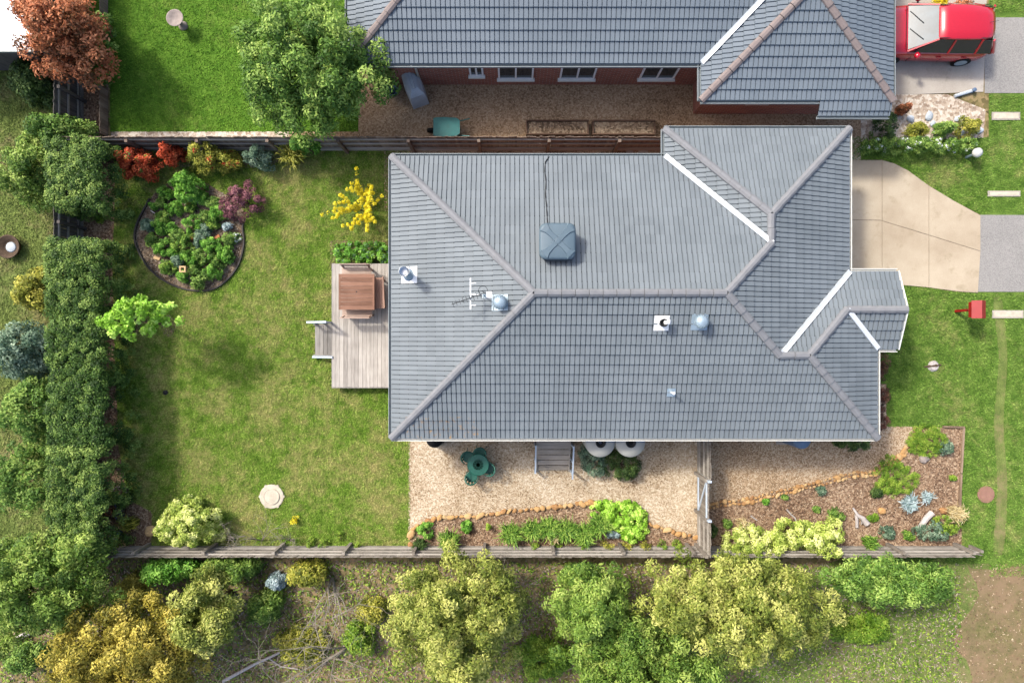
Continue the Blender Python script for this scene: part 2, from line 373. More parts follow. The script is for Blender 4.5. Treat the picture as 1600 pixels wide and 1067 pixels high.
def shrub(name, label, px, py, rx, ry, h, mat, n=60, per=60, L=0.09, Wd=0.055, rc=0.14, irr=0.2, boxy=2.0, cat='shrub', group=None, base=0.1, up=0.6, accents=None, zc=0.55):
    """a shrub whose crown shows at (px, py) in the photo, radii in photo pixels"""
    z = h*zc; p = W(px, py, z); X, Y = M2(rx, z), M2(ry, z)
    t = thing(name, label, cat, (p.x, p.y, 0.0), 0, group)
    obj('stem', stems(MB(), h, X, 5, min(X,Y)*0.6, 0.012+0.008*h), 'bark', t)
    rcs = min(rc, 0.6*min(X, Y, h))
    c = dome(max(X-rcs*0.7, 0.02), max(Y-rcs*0.7, 0.02), max(h-rcs*0.6, 0.03), n, base, irr, 0.25, None, boxy) if boxy < 6 else block(X-rcs*0.6, Y-rcs*0.5, h, n)
    foliage('foliage', c, rcs, per, L, Wd, mat, t, up)
    for (nm, amat, frac, al) in (accents or []):
        sel = c[RNG.random(len(c)) < frac].copy(); sel[:,2] += rcs*0.45
        if len(sel): foliage(nm, sel, rcs*0.6, 16, al, al*0.6, amat, t, up)['kind'] = 'stuff'
    return t
def tuft(name, label, px, py, r, h, mat, n=120, wd=0.018, cat='plant', group=None, droop=0.55):
    """arching strap leaves from one base"""
    p = W(px, py, h*0.4); R = M2(r, h*0.4)
    t = thing(name, label, cat, (p.x, p.y, 0.0), 0, group)
    a = RNG.uniform(0,2*np.pi,n); d = np.stack([np.cos(a),np.sin(a),np.zeros(n)],1); sd = np.stack([-np.sin(a),np.cos(a),np.zeros(n)],1)
    n2 = RNG.uniform(0,2*np.pi,n); b = np.stack([np.cos(n2),np.sin(n2),np.zeros(n)],1)*(RNG.uniform(0,0.5,n)*R)[:,None]; rr = R*RNG.uniform(0.3,0.85,n); hh = h*RNG.uniform(0.65,1.1,n); pts = []
    for s, ws in ((0,0.7),(0.35,1.0),(0.7,0.8),(1.0,0.12)):
        z = hh*(np.sin(s*np.pi*(0.5+0.32*droop)))
        c = b+d*(rr*s**1.3)[:,None]; c[:,2] += np.maximum(z,0.0)+0.01
        pts += [c-sd*wd*ws, c+sd*wd*ws]
    V = np.stack(pts, 1); tint = np.clip(RNG.normal(0.5,0.24,n),0,1)
    link('leaves', quadmesh('leaves', V, 8, [(0,1,3,2),(2,3,5,4),(4,5,7,6)], tint, mat), t); return t
def branches(mb, p, d, ln, r, depth, bend=0.35, kids=3):
    p = Vector(p); d = Vector(d).normalized(); pts = [p]; rad = [r]
    for i in range(3):
        d = (d+Vector((rnd.gauss(0,1),rnd.gauss(0,1),rnd.gauss(0,0.6)))*bend*0.35).normalized(); p = p+d*ln/3; pts.append(p); rad.append(r*(1-0.2*(i+1)))
    mb.tube(pts, rad, 5); ends = [p]
    if depth:
        for k in range(kids):
            q = pts[rnd.choice([1,2,3,3])]; nd = (d+Vector((rnd.gauss(0,1),rnd.gauss(0,1),rnd.gauss(0,0.4)))*0.75).normalized()
            ends += branches(mb, q, nd, ln*rnd.uniform(0.55,0.8), r*0.5, depth-1, bend, kids)
    return ends
def tree(name, label, px, py, rx, ry, h, mat, n=110, per=110, L=0.15, Wd=0.085, rc=0.34, irr=0.3, subs=6, lean=(0,0), cat='tree', group=None, trunk_r=0.11, base=0.4, gap=0.0):
    """tapered trunk with limbs, a crown of several uneven lobes; radii in photo pixels at crown height"""
    z = h*0.7; p = W(px, py, z); X, Y = M2(rx, z), M2(ry, z)
    t = thing(name, label, cat, (p.x-lean[0], p.y-lean[1], 0.0), 0, group); lx, ly = lean
    mb = MB(); top = Vector((lx, ly, h*0.55)); mb.tube([(0,0,-0.05), (lx*0.4,ly*0.4,h*0.28), top], [trunk_r*1.3, trunk_r, trunk_r*0.7], 8)
    cl = [dome(X*0.62, Y*0.62, h*(1-base), n//3, 0.1, irr)+np.array([lx,ly,h*base])]
    for k in range(subs):
        a = 2*math.pi*(k+rnd.uniform(-0.3,0.3))/subs; q = rnd.uniform(0.48,0.68); s = rnd.uniform(0.36,0.52)
        c = Vector((lx+X*q*math.cos(a), ly+Y*q*math.sin(a), h*rnd.uniform(base*0.7, base*1.15)))
        mb.tube([top*0.8, (top*0.4+c*0.6)+Vector((0,0,0.1)), c+Vector((0,0,h*0.12))], [trunk_r*0.5, trunk_r*0.32, trunk_r*0.15], 6)
        cl.append(dome(X*s, Y*s, h*(1-base)*rnd.uniform(0.6,0.9), int(n*(1-gap)/subs), 0.1, irr)+np.array(c))
    obj('trunk', mb, 'bark', t, True)
    foliage('crown', np.concatenate(cl), rc, per, L, Wd, mat, t, 0.5); return t
def rock(r, sq=0.7, seed=0):
    g = random.Random(seed); mb = MB(); n, k = 9, 5; vs = []
    ph = [g.uniform(0.8,1.15) for _ in range(n)]
    prof = [(0.82,-0.15),(1.0,0.18),(0.93,0.48),(0.62,0.72),(0.2,0.80)]
    for q, z in prof:
        for j in range(n):
            a = 2*math.pi*j/n; e = ph[j]*g.uniform(0.93,1.06); vs.append((r*q*e*math.cos(a), r*q*e*sq*math.sin(a), r*z*g.uniform(0.92,1.05)))
    fs = [(i*n+j, i*n+(j+1)%n, (i+1)*n+(j+1)%n, (i+1)*n+j) for i in range(k-1) for j in range(n)]+[tuple(range((k-1)*n,k*n))]
    return mb.add(vs, fs)
ROCKS = [rock(1.0, rnd.uniform(0.65,0.95), i).mesh('stone', 'stone', False) for i in range(9)]
def scatter_quads(name, pp, dens, L, Wd, mat, label, cat, z=0.02, exclude=(), lift=0.03):
    xs = [p[0] for p in pp]; ys = [p[1] for p in pp]; n = int((max(xs)-min(xs))*(max(ys)-min(ys))*dens)
    x = RNG.uniform(min(xs),max(xs),n); y = RNG.uniform(min(ys),max(ys),n); k = inside(pp,x,y)
    for e in exclude: k &= ~inside(e,x,y)
    x, y = x[k], y[k]; n = len(x); P = np.stack([x,y,z+RNG.uniform(0.0,lift,n)],1)
    Nn = unit(np.array([0,0,1.0])+RNG.normal(size=(n,3))*0.35)
    o = link(name, quadmesh(name, leaf_quads(P,Nn,L,Wd), 4, [(0,1,2,3)], RNG.uniform(0,1,n), mat)); return tag(o, label, cat, None, 'stuff')
def grass(label, pp, dens, h, mat, z=0.0, exclude=()):
    xs = [p[0] for p in pp]; ys = [p[1] for p in pp]; n = int((max(xs)-min(xs))*(max(ys)-min(ys))*dens)
    x = RNG.uniform(min(xs),max(xs),n); y = RNG.uniform(min(ys),max(ys),n); k = inside(pp,x,y)
    for e in exclude: k &= ~inside(e,x,y)
    x, y = x[k], y[k]; n = len(x); a = RNG.uniform(0,2*np.pi,n); P = np.stack([x,y,np.full(n,z)],1)
    sd = np.stack([-np.sin(a),np.cos(a),np.zeros(n)],1)*0.017; ln = RNG.uniform(0.5,1.5,n)*h
    tip = P+np.stack([np.cos(a)*ln*0.9,np.sin(a)*ln*0.9,ln*0.75],1)
    V = np.stack([P-sd, P+sd, tip], 1)
    return tag(link('grass', quadmesh('grass', V, 3, [(0,1,2)], RNG.uniform(0,1,n)**1.5, mat)), label, 'grass', None, 'stuff')

# ------------------------------------------------------------------ ground, lawns, paths, beds
m = MB(); m.box(-400,400,-400,400,-0.4,-0.012); o = obj('ground', m, 'bush_floor'); tag(o, 'brown and green bushland ground', None, None, 'structure')
BX = [(122,228),(640,228),(640,870),(122,870)]
lb, LAWN = sheet('lawn', [(128,232),(640,232),(640,858),(128,858)], 0.0, 'lawn', 'mottled green back lawn beside the deck')
lf, LFRONT = sheet('front_lawn', [(1322,215),(1545,215),(1545,880),(1322,880)], 0.0, 'lawn_front', 'front lawn beside the driveway')
ln_, LNEIGH = sheet('neighbour_lawn', [(128,-160),(560,-160),(560,206),(172,206),(172,60),(128,60)], -0.002, 'lawn_lush', 'lush green lawn behind the fence')
ws, LWEST = sheet('west_grass', [(-300,-200),(126,-200),(126,900),(-300,900)], -0.004, 'rough_grass', 'rough sloping grass beyond the hedge')
ns, LVERGE = sheet('nature_strip', [(1545,-200),(2000,-200),(2000,900),(1545,900)], -0.003, 'lawn_front', 'grassy nature strip along the street')
sheet('south_grass', [(1290,880),(1560,880),(1560,1250),(1180,1250),(1180,980)], -0.006, 'rough_grass', 'patchy grass below the trees', 3)
sheet('south_path', [(1512,884),(1560,890),(1900,870),(1900,1250),(1500,1250),(1520,1060),(1488,1000),(1530,930)], -0.002, 'track', 'bare dirt track beside the trees', 3)
wt = [(1552,470),(1560,560),(1553,660),(1558,760),(1552,860),(1568,860),(1574,760),(1568,660),(1574,560),(1566,470)]
sheet('worn_track', wt, 0.001, 'rough_grass', 'worn walking track through the grass', 4)
sheet('side_passage', [(600,226),(1060,226),(1060,330),(600,330)], 0.005, 'gravel_dark', 'brown gravel passage between fence and house')
sheet('neighbour_yard', [(560,60),(1345,60),(1345,222),(450,222),(450,206),(560,206)], 0.002, 'dirt', 'dry bare yard beside the brick wall')
sheet('paving_strip', [(174,206),(452,206),(452,222),(174,222)], 0.004, 'pebbles', 'pale stony strip along the fence')
sheet('soil_strip', [(128,60),(168,60),(168,222),(128,222)], 0.004, 'mulch', 'mulched strip beside the lawn')
sheet('asphalt_drive', [(1538,28),(2000,28),(2000,146),(1538,146)], 0.012, 'asphalt', 'grey asphalt crossover')
sheet('crossover', [(1524,336),(2000,338),(2000,456),(1518,456)], 0.012, 'asphalt', 'grey asphalt crossover of the driveway')
sheet('neighbour_drive', [(1310,-90),(1541,-90),(1541,10),(1536,144),(1430,148),(1310,148)], 0.016, 'concrete_grey', 'pale concrete drive under the red car')
sheet('pebble_bed', [(1345,148),(1480,148),(1540,172),(1536,216),(1345,222)], 0.008, 'pebbles', 'pebble garden in front of the brick garage')
gs, GRAV = sheet('gravel_yard', [(638,600),(1092,600),(1092,866),(638,866)], 0.004, 'gravel', 'pale gravel yard beside the house')
gd, GRAV2 = sheet('gravel_path', [(1092,600),(1385,600),(1385,666),(1434,666),(1430,690),(1408,712),(1370,735),(1330,748),(1250,768),(1180,786),(1092,797)], 0.005, 'gravel_dark', 'tan gravel path along the house')
sheet('side_gravel', [(1318,214),(1345,214),(1345,252),(1318,252)], 0.010, 'gravel', 'gravel strip beside the garage')
R1 = [(641,850),(642,832),(652,820),(675,811),(700,807),(745,806),(790,799),(830,795),(870,791),(900,787),(930,785)]
R2 = [(1000,806),(1015,818),(1035,824),(1060,833),(1088,838)]
R3 = [(1102,792),(1125,787),(1180,780),(1200,773),(1250,762),(1290,752),(1330,742),(1362,739),(1378,729),(1392,722),(1404,714),(1416,701),(1425,690),(1430,677),(1432,668)]
mb1, MUL1 = sheet('mulch_bed', [(639,866)]+R1+[(965,784)]+R2+[(1092,840),(1092,866)], 0.014, 'mulch', 'mulched bed edged with sandstone')
mb2, MUL2 = sheet('mulch_garden', [(1100,870)]+R3+[(1503,668),(1502,864),(1480,870)], 0.013, 'mulch', 'mulched front garden bed')
mb3, MUL3 = sheet('hedge_bed', [(118,228),(176,228),(180,300),(176,420),(180,560),(186,700),(200,780),(238,800),(236,864),(118,864)], 0.006, 'mulch', 'mulch strip under the hedge')
ISL = [(246,298),(228,325),(215,352),(212,374),(220,397),(236,421),(260,440),(291,452),(326,454),(352,441),(373,415),(382,382),(380,355),(385,338),(372,318),(345,300),(318,285),(285,276)]
ib, ISLP = sheet('garden_island', ISL, 0.016, 'soil', 'round garden bed in the back lawn', 4)
sheet('under_fence_bed', [(172,228),(470,228),(470,244),(400,262),(300,262),(172,256)], 0.007, 'soil', 'shady bed under the fence', 3)
sheet('deck_bed', [(516,376),(612,376),(612,416),(516,416)], 0.007, 'soil', 'soil beneath the deck shrub')
# worn earth ring round the young tree
sheet('tree_ring', [(253,500),(262,492),(272,497),(275,510),(270,524),(260,526),(253,515)], 0.006, 'soil', 'bare earth round the young tree', 4)

# driveway: separate concrete slabs with sawn joints
drv = [[(1310,251),(1377.2,251),(1377.2,344.3),(1310,343.3)], [(1310,344.0),(1377.2,345.0),(1377.2,453),(1310,453)],
       [(1377.9,251),(1396,256),(1418,267),(1450.3,290.5),(1450.3,367.2),(1377.9,345.2)], [(1377.9,345.9),(1450.3,367.9),(1450.3,449),(1400,444.5),(1377.9,447)],
       [(1451,291),(1490,314.5),(1531,337),(1531,392.5),(1451,367.4)], [(1451,368.1),(1531,393.2),(1527,457.5),(1495,455),(1451,449.2)]]
dv, dpp = sheet('driveway', [(1308,250),(1378,250),(1398,256),(1420,268),(1451,290),(1490,314),(1532,336),(1527,458),(1495,456),(1452,450),(1400,445),(1308,454)], 0.008, 'edge', 'beige concrete driveway')
dv.data.materials[0] = MAT['soil']
for q in drv:
    pp = pxpoly(q); pp = pp if sum(pp[i][0]*pp[(i+1)%len(pp)][1]-pp[(i+1)%len(pp)][0]*pp[i][1] for i in range(len(pp))) > 0 else pp[::-1]
    obj('slab', MB().prism(pp, 0.002, 0.03), 'concrete', dv)
dpp = pxpoly([(1308,250),(1378,250),(1398,256),(1420,268),(1451,290),(1490,314),(1532,336),(1527,458),(1495,456),(1452,450),(1400,445),(1308,454)])

# ------------------------------------------------------------------ tiled roofs and houses
PITCH = math.radians(22.5); TP, CP, SP = math.tan(PITCH), math.cos(PITCH), math.sin(PITCH)
TW, TG = 0.30, 0.32
PROF = [(0.0,-0.034),(0.011,-0.034),(0.016,0.0),(0.134,0.0),(0.139,-0.034),(0.161,-0.034),(0.166,0.0),(0.284,0.0),(0.289,-0.034),(0.30,-0.034)]
NOSE = 0.023
def ytop(y): return 0.074-0.048*y/TG
def zt_at(pz, y):                                  # height of the tile surface above the battens
    t_ = ytop(max(y, NOSE))+pz
    return t_ if y >= NOSE-1e-9 else 0.030+pz*0.5+(t_-0.030-pz*0.5)*y/NOSE
def tz(x, y):
    for i in range(len(PROF)-1):
        if x <= PROF[i+1][0]+1e-9: a, b = PROF[i], PROF[i+1]; break
    return zt_at(a[1]+(b[1]-a[1])*(x-a[0])/(b[0]-a[0]), y)
def clip_half(poly, ax, v, keep_less):
    out = []; n = len(poly)
    for i in range(n):
        p, q = poly[i], poly[(i+1)%n]; dp = (p[ax]-v)*(1 if keep_less else -1); dq = (q[ax]-v)*(1 if keep_less else -1)
        if dp <= 0: out.append(p)
        if (dp < 0 and dq > 0) or (dp > 0 and dq < 0):
            t_ = dp/(dp-dq); out.append((p[0]+(q[0]-p[0])*t_, p[1]+(q[1]-p[1])*t_))
    return out
def area(p): return 0.5*sum(p[i][0]*p[(i+1)%len(p)][1]-p[(i+1)%len(p)][0]*p[i][1] for i in range(len(p)))
def clip_rect(poly, x0, x1, y0, y1):
    for ax, v, kl in ((0,x0,False),(0,x1,True),(1,y0,False),(1,y1,True)):
        poly = clip_half(poly, ax, v, kl)
        if len(poly) < 3: return []
    return poly
def full_tile(tint):
    mb = MB()
    for i in range(len(PROF)-1):
        a, b = PROF[i][0], PROF[i+1][0]; pa, pb = PROF[i][1], PROF[i+1][1]
        mb.add([(x,y,zt_at(p_,y)) for y in (0.0,NOSE,TG) for x, p_ in ((a,pa),(b,pb))]+[(a,0,0.0),(b,0,0.0)], [(0,1,3,2),(2,3,5,4),(6,7,1,0)])
    return mb
def tint_attr(me, vals):
    at = me.attributes.new('tint','FLOAT','POINT'); at.data.foreach_set('value', np.asarray(vals, np.float32))
def cap_line(a, b, parent, mat, off, slope):
    """overlapping ridge caps from the lower end a to the upper end b"""
    a, b = Vector(a), Vector(b); d = b-a; ln = d.length; d.normalize(); n = max(1, round(ln/0.40)); st = ln/n
    sd = d.cross(Vector((0,0,1))).normalized(); up = sd.cross(d); hw = 0.112; dr = hw*slope; mb = MB(); vs = []
    for y, e in ((0,0.030),(st-0.012,0.0)):
        for x, z in ((-hw,-dr+0.005),(-hw*0.92,-dr*0.85+0.055),(-hw*0.35,0.072),(hw*0.35,0.072),(hw*0.92,-dr*0.85+0.055),(hw,-dr+0.005)):
            vs.append((x*(1+e*3), y, z+e+0.035))
    mb.add(vs, [(i,i+1,7+i,6+i) for i in range(5)]+[(5,4,3,2,1,0),(6,7,8,9,10,11)]); me = mb.mesh('ridge_cap', mat)
    for i in range(n):
        o = link('ridge_cap', me, parent); p = a+d*st*i-Vector(off)
        j = rnd.uniform(-0.006,0.006); s2 = (sd+d*j).normalized(); d2 = (d-sd*j).normalized()
        o.matrix_local = Matrix(((s2.x,d2.x,up.x,p.x),(s2.y,d2.y,up.y,p.y),(s2.z,d2.z,up.z,p.z),(0,0,0,1)))
def house(root, faces, caps, valleys, eaves, footprint, tmat, cmat, soffit, ze, gut):
    off = root.location
    zf = lambda fc, p: fc['z0']+((p[0]-fc['o'][0])*fc['d'][0]+(p[1]-fc['o'][1])*fc['d'][1])*TP
    mb = MB()
    for fc in faces:
        vs = [(p[0],p[1],zf(fc,p)) for p in fc['poly']]; mb.add(vs, [tuple(range(len(vs)))])
    for s_ in soffit: mb.add([(p[0],p[1],ze-0.06) for p in s_], [tuple(range(len(s_)))])
    roof = obj('roof', mb, 'underlay', root, False, off)
    variants = []
    for k in range(8):
        me = full_tile(0).mesh('roof_tile', tmat); tint_attr(me, [0.1+0.8*k/7]*len(me.vertices)); variants.append(me)
    full = []; rest = MB(); rt = []
    for fc in faces:
        d = Vector((fc['d'][0],fc['d'][1],0)); u = Vector((d.y,-d.x,0)); O = Vector((fc['o'][0],fc['o'][1],fc['z0']))
        v = Vector((d.x*CP,d.y*CP,SP)); n = u.cross(v)
        uv = [((Vector((p[0],p[1],0))-Vector((O.x,O.y,0))).dot(u), (Vector((p[0],p[1],0))-Vector((O.x,O.y,0))).dot(d)/CP) for p in fc['poly']]
        if area(uv) < 0: uv = uv[::-1]
        u0, u1 = min(p[0] for p in uv), max(p[0] for p in uv); v0, v1 = min(p[1] for p in uv), max(p[1] for p in uv)
        for r in range(int(math.floor(v0/TG+1e-6)), int(math.ceil(v1/TG))):
            for c in range(int(math.floor(u0/TW)), int(math.ceil(u1/TW))):
                x0, y0 = c*TW, r*TG; q = clip_rect(uv, x0, x0+TW, y0, y0+TG)
                if len(q) < 3 or abs(area(q)) < 1e-4: continue
                base = O+u*x0+v*y0; tn = rnd.random()
                if abs(area(q)) > TW*TG*0.9995:
                    full.append((base, u, v, n, tn)); continue
                for i in range(len(PROF)-1):
                    for (ya, yb) in ((0.0,NOSE),(NOSE,TG)):
                        s_ = clip_rect(q, x0+PROF[i][0], x0+PROF[i+1][0], y0+ya, y0+yb)
                        if len(s_) < 3: continue
                        pts = [base+u*(p[0]-x0)+v*(p[1]-y0)+n*tz(min(max(p[0]-x0,PROF[i][0]+1e-6),PROF[i+1][0]-1e-6),p[1]-y0)-off for p in s_]
                        rest.add(pts, [tuple(range(len(pts)))]); rt += [tn]*len(pts)
    cp = Vector((0,0,CAM_H)); full.sort(key=lambda t_: (t_[0]-cp).length)
    vis = [t_ for t_ in full if abs(t_[0].x) < 17 and abs(t_[0].y) < 11.0][:300]; vs_ = set(id(t_) for t_ in vis)
    for t_ in vis:
        base, u, v, n, tn = t_; o = link('roof_tile', variants[int(tn*7.99)], roof); p = base-off+n*rnd.uniform(0,0.003)
        j = rnd.uniform(-0.006,0.006); u2 = (u+v*j).normalized(); v2 = (v-u*j).normalized()
        o.matrix_local = Matrix(((u2.x,v2.x,n.x,p.x),(u2.y,v2.y,n.y,p.y),(u2.z,v2.z,n.z,p.z),(0,0,0,1)))
    proto = full_tile(0)
    for t_ in full:
        if id(t_) in vs_: continue
        base, u, v, n, tn = t_; j = rnd.uniform(-0.006,0.006); u2 = (u+v*j).normalized(); v2 = (v-u*j).normalized(); p = base-off+n*rnd.uniform(0,0.003)
        rest.add([p+u2*a[0]+v2*a[1]+n*a[2] for a in proto.v], proto.f); rt += [tn]*len(proto.v)
    me = rest.mesh('roof_tiles', tmat); tint_attr(me, rt); o = link('roof_tiles', me, roof); o['kind'] = 'stuff'; o['label'] = 'remaining roof tiles of the same roof'
    for a, b, sl_ in caps: cap_line(a, b, roof, cmat, off, sl_)
    for a, b in valleys:
        a, b = Vector(a), Vector(b); d = (b-a).normalized(); sd = d.cross(Vector((0,0,1))).normalized(); k = 0.075; q = MB()
        e = Vector((0,0,1)); q.add([a-sd*k+e*0.130-off, a+e*0.105-off, a+sd*k+e*0.130-off, b-sd*k+e*0.130-off, b+e*0.105-off, b+sd*k+e*0.130-off,
               a-sd*k-off, a+sd*k-off, b-sd*k-off, b+sd*k-off], [(0,1,4,3),(1,2,5,4),(6,0,3,8),(2,7,9,5),(6,7,2,1,0),(3,4,5,9,8)])
        obj('valley_flashing', q, 'valley', roof)
    for (a, b, nx, ny, z, *gm_) in eaves:                 # a > b along the eave, (nx, ny) points outward
        q = MB(); a, b = Vector((a[0],a[1],0))-Vector((off.x,off.y,0)), Vector((b[0],b[1],0))-Vector((off.x,off.y,0)); nn = Vector((nx,ny,0))
        for (o0, z0, wd, ht) in ((0.010,z-0.045,0.012,0.10),(0.048,z-0.088,0.085,0.012),(0.090,z-0.035,0.018,0.10)):
            q.bar(a+nn*o0+Vector((0,0,z0)), b+nn*o0+Vector((0,0,z0)), wd, ht)
        obj('gutter', q, gm_[0] if gm_ else gut, roof)
    obj('wall', MB().prism(footprint, 0.0, ze-0.065), 'brick', root, False, off)
    return roof
ZE = 2.6
def zpt(p, fc_o, fc_d, z0=ZE): return (p[0], p[1], z0+((p[0]-fc_o[0])*fc_d[0]+(p[1]-fc_o[1])*fc_d[1])*TP)
A, B, RA, RB = (-3.81,5.85), (-3.81,-3.05), (0.64,1.40), (6.21,1.40)
V0, G1, YN = (4.82,5.85), (7.74,2.93), 6.72; G2 = (7.74,YN-2.92); C1, C2 = (4.82,YN), (10.66,YN)
W1, W2, V1 = (8.03,-0.42), (8.92,-0.42), (10.66,2.21); SE, K, P1, P2, P0, K2 = (11.55,-3.05), (11.55,-0.235), (10.335,0.985), (12.2,0.985), (12.2,2.21), (12.2,-0.235)
def F(poly, o, d, z0=ZE): return dict(poly=poly, o=o, d=d, z0=z0)
faces = [F([A,B,RA],A,(1,0)), F([A,RA,RB,G1,V0],A,(0,-1)), F([V0,G1,G2,C1],C1,(1,0)), F([C1,G2,C2],C1,(0,-1)),
         F([C2,G2,G1,RB,W1,V1],C2,(-1,0)), F([B,SE,W2,W1,RB,RA],B,(0,1)), F([V1,W1,W2,P1,P2,P0],P0,(0,-1)),
         F([SE,K,P1,W2],SE,(-1,0)), F([K,K2,P2,P1],K,(0,1))]
def h3(p, e): return (p[0], p[1], ZE+e*TP)
hR, hG, hW, hP = 4.45, 2.92, 2.63, 1.22
hip = 0.293; rg = TP
caps = [(h3(A,0),h3(RA,hR),hip), (h3(B,0),h3(RA,hR),hip), (h3(RA,hR),h3(RB,hR),rg), (h3(G1,hG),h3(RB,hR),hip), (h3(W1,hW),h3(RB,hR),hip),
        (h3(G2,hG),h3(G1,hG),rg), (h3(C1,0),h3(G2,hG),hip), (h3(C2,0),h3(G2,hG),hip), (h3(W1,hW),h3(W2,hW),rg),
        (h3(SE,0),h3(W2,hW),hip), (h3(P1,hP),h3(W2,hW),hip), (h3(P2,hP),h3(P1,hP),rg)]
vals = [(h3(V0,0),h3(G1,hG)), (h3(V1,0),h3(W1,hW)), (h3(K,0),h3(P1,hP))]
eav = [(A,B,-1,0,ZE,'gutter_grey'), (V0,A,0,1,ZE,'gutter_grey'), (C1,V0,-1,0,ZE,'gutter_grey'), (C2,C1,0,1,ZE,'gutter_grey'), (C2,V1,1,0,ZE), (B,SE,0,-1,ZE), (SE,K,1,0,ZE), (K,K2,0,-1,ZE), (P0,V1,0,1,ZE)]
sof = [[A,B,(4.82,-3.05),(4.82,5.85)], [(4.82,YN),(4.82,-3.05),(10.66,-3.05),(10.66,YN)], [(10.66,2.21),(10.66,-3.05),(11.55,-3.05),(11.55,2.21)], [(11.55,2.21),(11.55,-0.235),(12.2,-0.235),(12.2,2.21)]]
ov = 0.45
foot = [(-3.81+ov,-3.05+ov),(11.55-ov,-3.05+ov),(11.55-ov,0.2),(10.66-ov,0.2),(10.66-ov,YN-ov),(4.82+ov,YN-ov),(4.82+ov,5.85-ov),(-3.81+ov,5.85-ov)]
hs = thing('brick_house', 'single-storey brick house with blue-grey hipped tile roof, gravel yard and timber deck', 'house', (3.4,1.4,0))
roof_main = house(hs, faces, caps, vals, eav, foot, 'tile', 'cap', sof, ZE, 'gutter')
q = MB(); off = hs.location
for sx in (1,): q.add([(12.19,-0.235,ZE-0.05),(12.19,2.21,ZE-0.05),(12.19,2.21,ZE),(12.19,0.985,ZE+hP*TP),(12.19,-0.235,ZE)], [(0,1,2,3,4)])
q.bar((12.215,-0.235,ZE), (12.215,0.985,ZE+hP*TP), 0.03, 0.16); q.bar((12.215,2.21,ZE), (12.215,0.985,ZE+hP*TP), 0.03, 0.16)
obj('porch_gable', q, 'gutter', hs, False, off)
for yy in (-0.05, 2.0): obj('porch_post', MB().box(12.0,12.1,yy-0.05,yy+0.05,0,ZE-0.06), 'white', hs, False, off)
def window(root, x0, x1, y, z0, z1, nrm, axis='Y'):
    """a framed window on a wall plane; nrm = +1 or -1 outward along the axis"""
    off = root.location; a, b = MB(), MB(); e = nrm*0.03
    def bx(mb, u0, u1, d0, d1, z0_, z1_):
        lo, hi = min(d0,d1), max(d0,d1)
        mb.box(u0,u1,lo,hi,z0_,z1_) if axis == 'Y' else mb.box(lo,hi,u0,u1,z0_,z1_)
    for (u0,u1,p0,p1) in ((x0,x1,z0,z0+0.06),(x0,x1,z1-0.06,z1),(x0,x0+0.06,z0+0.06,z1-0.06),(x1-0.06,x1,z0+0.06,z1-0.06),((x0+x1)/2-0.03,(x0+x1)/2+0.03,z0+0.06,z1-0.06)): bx(a,u0,u1,y,y+nrm*0.05,p0,p1)
    w_ = obj('window', a, 'white', root, False, off); bx(b,x0+0.05,x1-0.05,y,y+nrm*0.02,z0+0.05,z1-0.05)
    obj('pane', b, 'glass', w_, False, off); s_ = MB(); bx(s_,x0-0.05,x1+0.05,y,y+nrm*0.12,z0-0.07,z0-0.002); obj('sill', s_, 'gutter', w_, False, off)
for x in (-1.6, 4.2, 7.6, 9.6): window(hs, x, x+1.5, -3.05+ov, 0.95, 2.1, -1)
window(hs, 1.0, 1.9, -3.05+ov, 0.35, 2.2, -1)
window(hs, 0.1, 2.0, -3.81+ov, 0.45, 2.3, -1, 'X'); window(hs, 3.4, 4.9, -3.81+ov, 1.0, 2.1, -1, 'X'); window(hs, -1.9, -0.4, 11.55-ov, 0.9, 2.1, 1, 'X')
q = MB()
for k in range(5): q.box(10.66-ov,10.66-ov+0.03+0.004*(k%2),2.9,6.0,0.05+k*0.42,0.05+k*0.42+0.40)
obj('garage_door', q, 'gutter', hs, False, off)
# downpipe at the back corner
obj('downpipe', MB().tube([(-3.40,-2.5,0.0),(-3.40,-2.5,2.2),(-3.84,-2.6,2.5)],0.045,8), 'gutter_grey', hs, True, off)

# neighbouring house
NS, NW_, NE = 8.78, -5.19, 12.04
nh = thing('brick_house', 'neighbouring red brick house with blue tile roof and a row of small windows', 'house', (4.0,13.0,0))
hm = 4.6; a_, b_ = (NW_,NS), (NW_,NS+2*hm); r1, r2 = (NW_+hm,NS+hm), (NE-hm,NS+hm)
gx0, gx1, gS = 5.98, NE, 7.62; gh = (gx1-gx0)/2; gm = ((gx0+gx1)/2, gS+gh); gv = (gx0,NS); gtop = ((gx0+gx1)/2, NS+gh)
c2, c3 = (NE,NS+2*hm), (NE,gS); zx = 0.42
gS2 = gS-zx
nf = [F([b_,a_,r1],a_,(1,0)), F([a_,gv,gtop,r2,r1],a_,(0,1)), F([gv,(gx0,gS),gm,gtop],(gx0,gS),(1,0)),
      F([(gx0,gS),(9.75,gS),(9.75,gS2),(NE+0.0,gS2),c3,gm],(gx0,gS),(0,1)), F([c3,c2,r2,gtop,gm],c3,(-1,0)), F([c2,b_,r1,r2],b_,(0,-1))]
ncaps = [(h3(a_,0),h3(r1,hm),hip), (h3(b_,0),h3(r1,hm),hip), (h3(r1,hm),h3(r2,hm),rg), (h3(gtop,gh),h3(r2,hm),hip), (h3(gm,gh),h3(gtop,gh),rg),
         (h3((gx0,gS),0),h3(gm,gh),hip), (h3(c3,0),h3(gm,gh),hip), (h3(c2,0),h3(r2,hm),hip)]
nev = [(b_,a_,-1,0,ZE), (a_,gv,0,-1,ZE), (gv,(gx0,gS),-1,0,ZE), ((gx0,gS),(9.75,gS),0,-1,ZE), ((9.75,gS2),(NE,gS2),0,-1,ZE-zx*TP), (c3,c2,1,0,ZE), (c2,b_,0,1,ZE)]
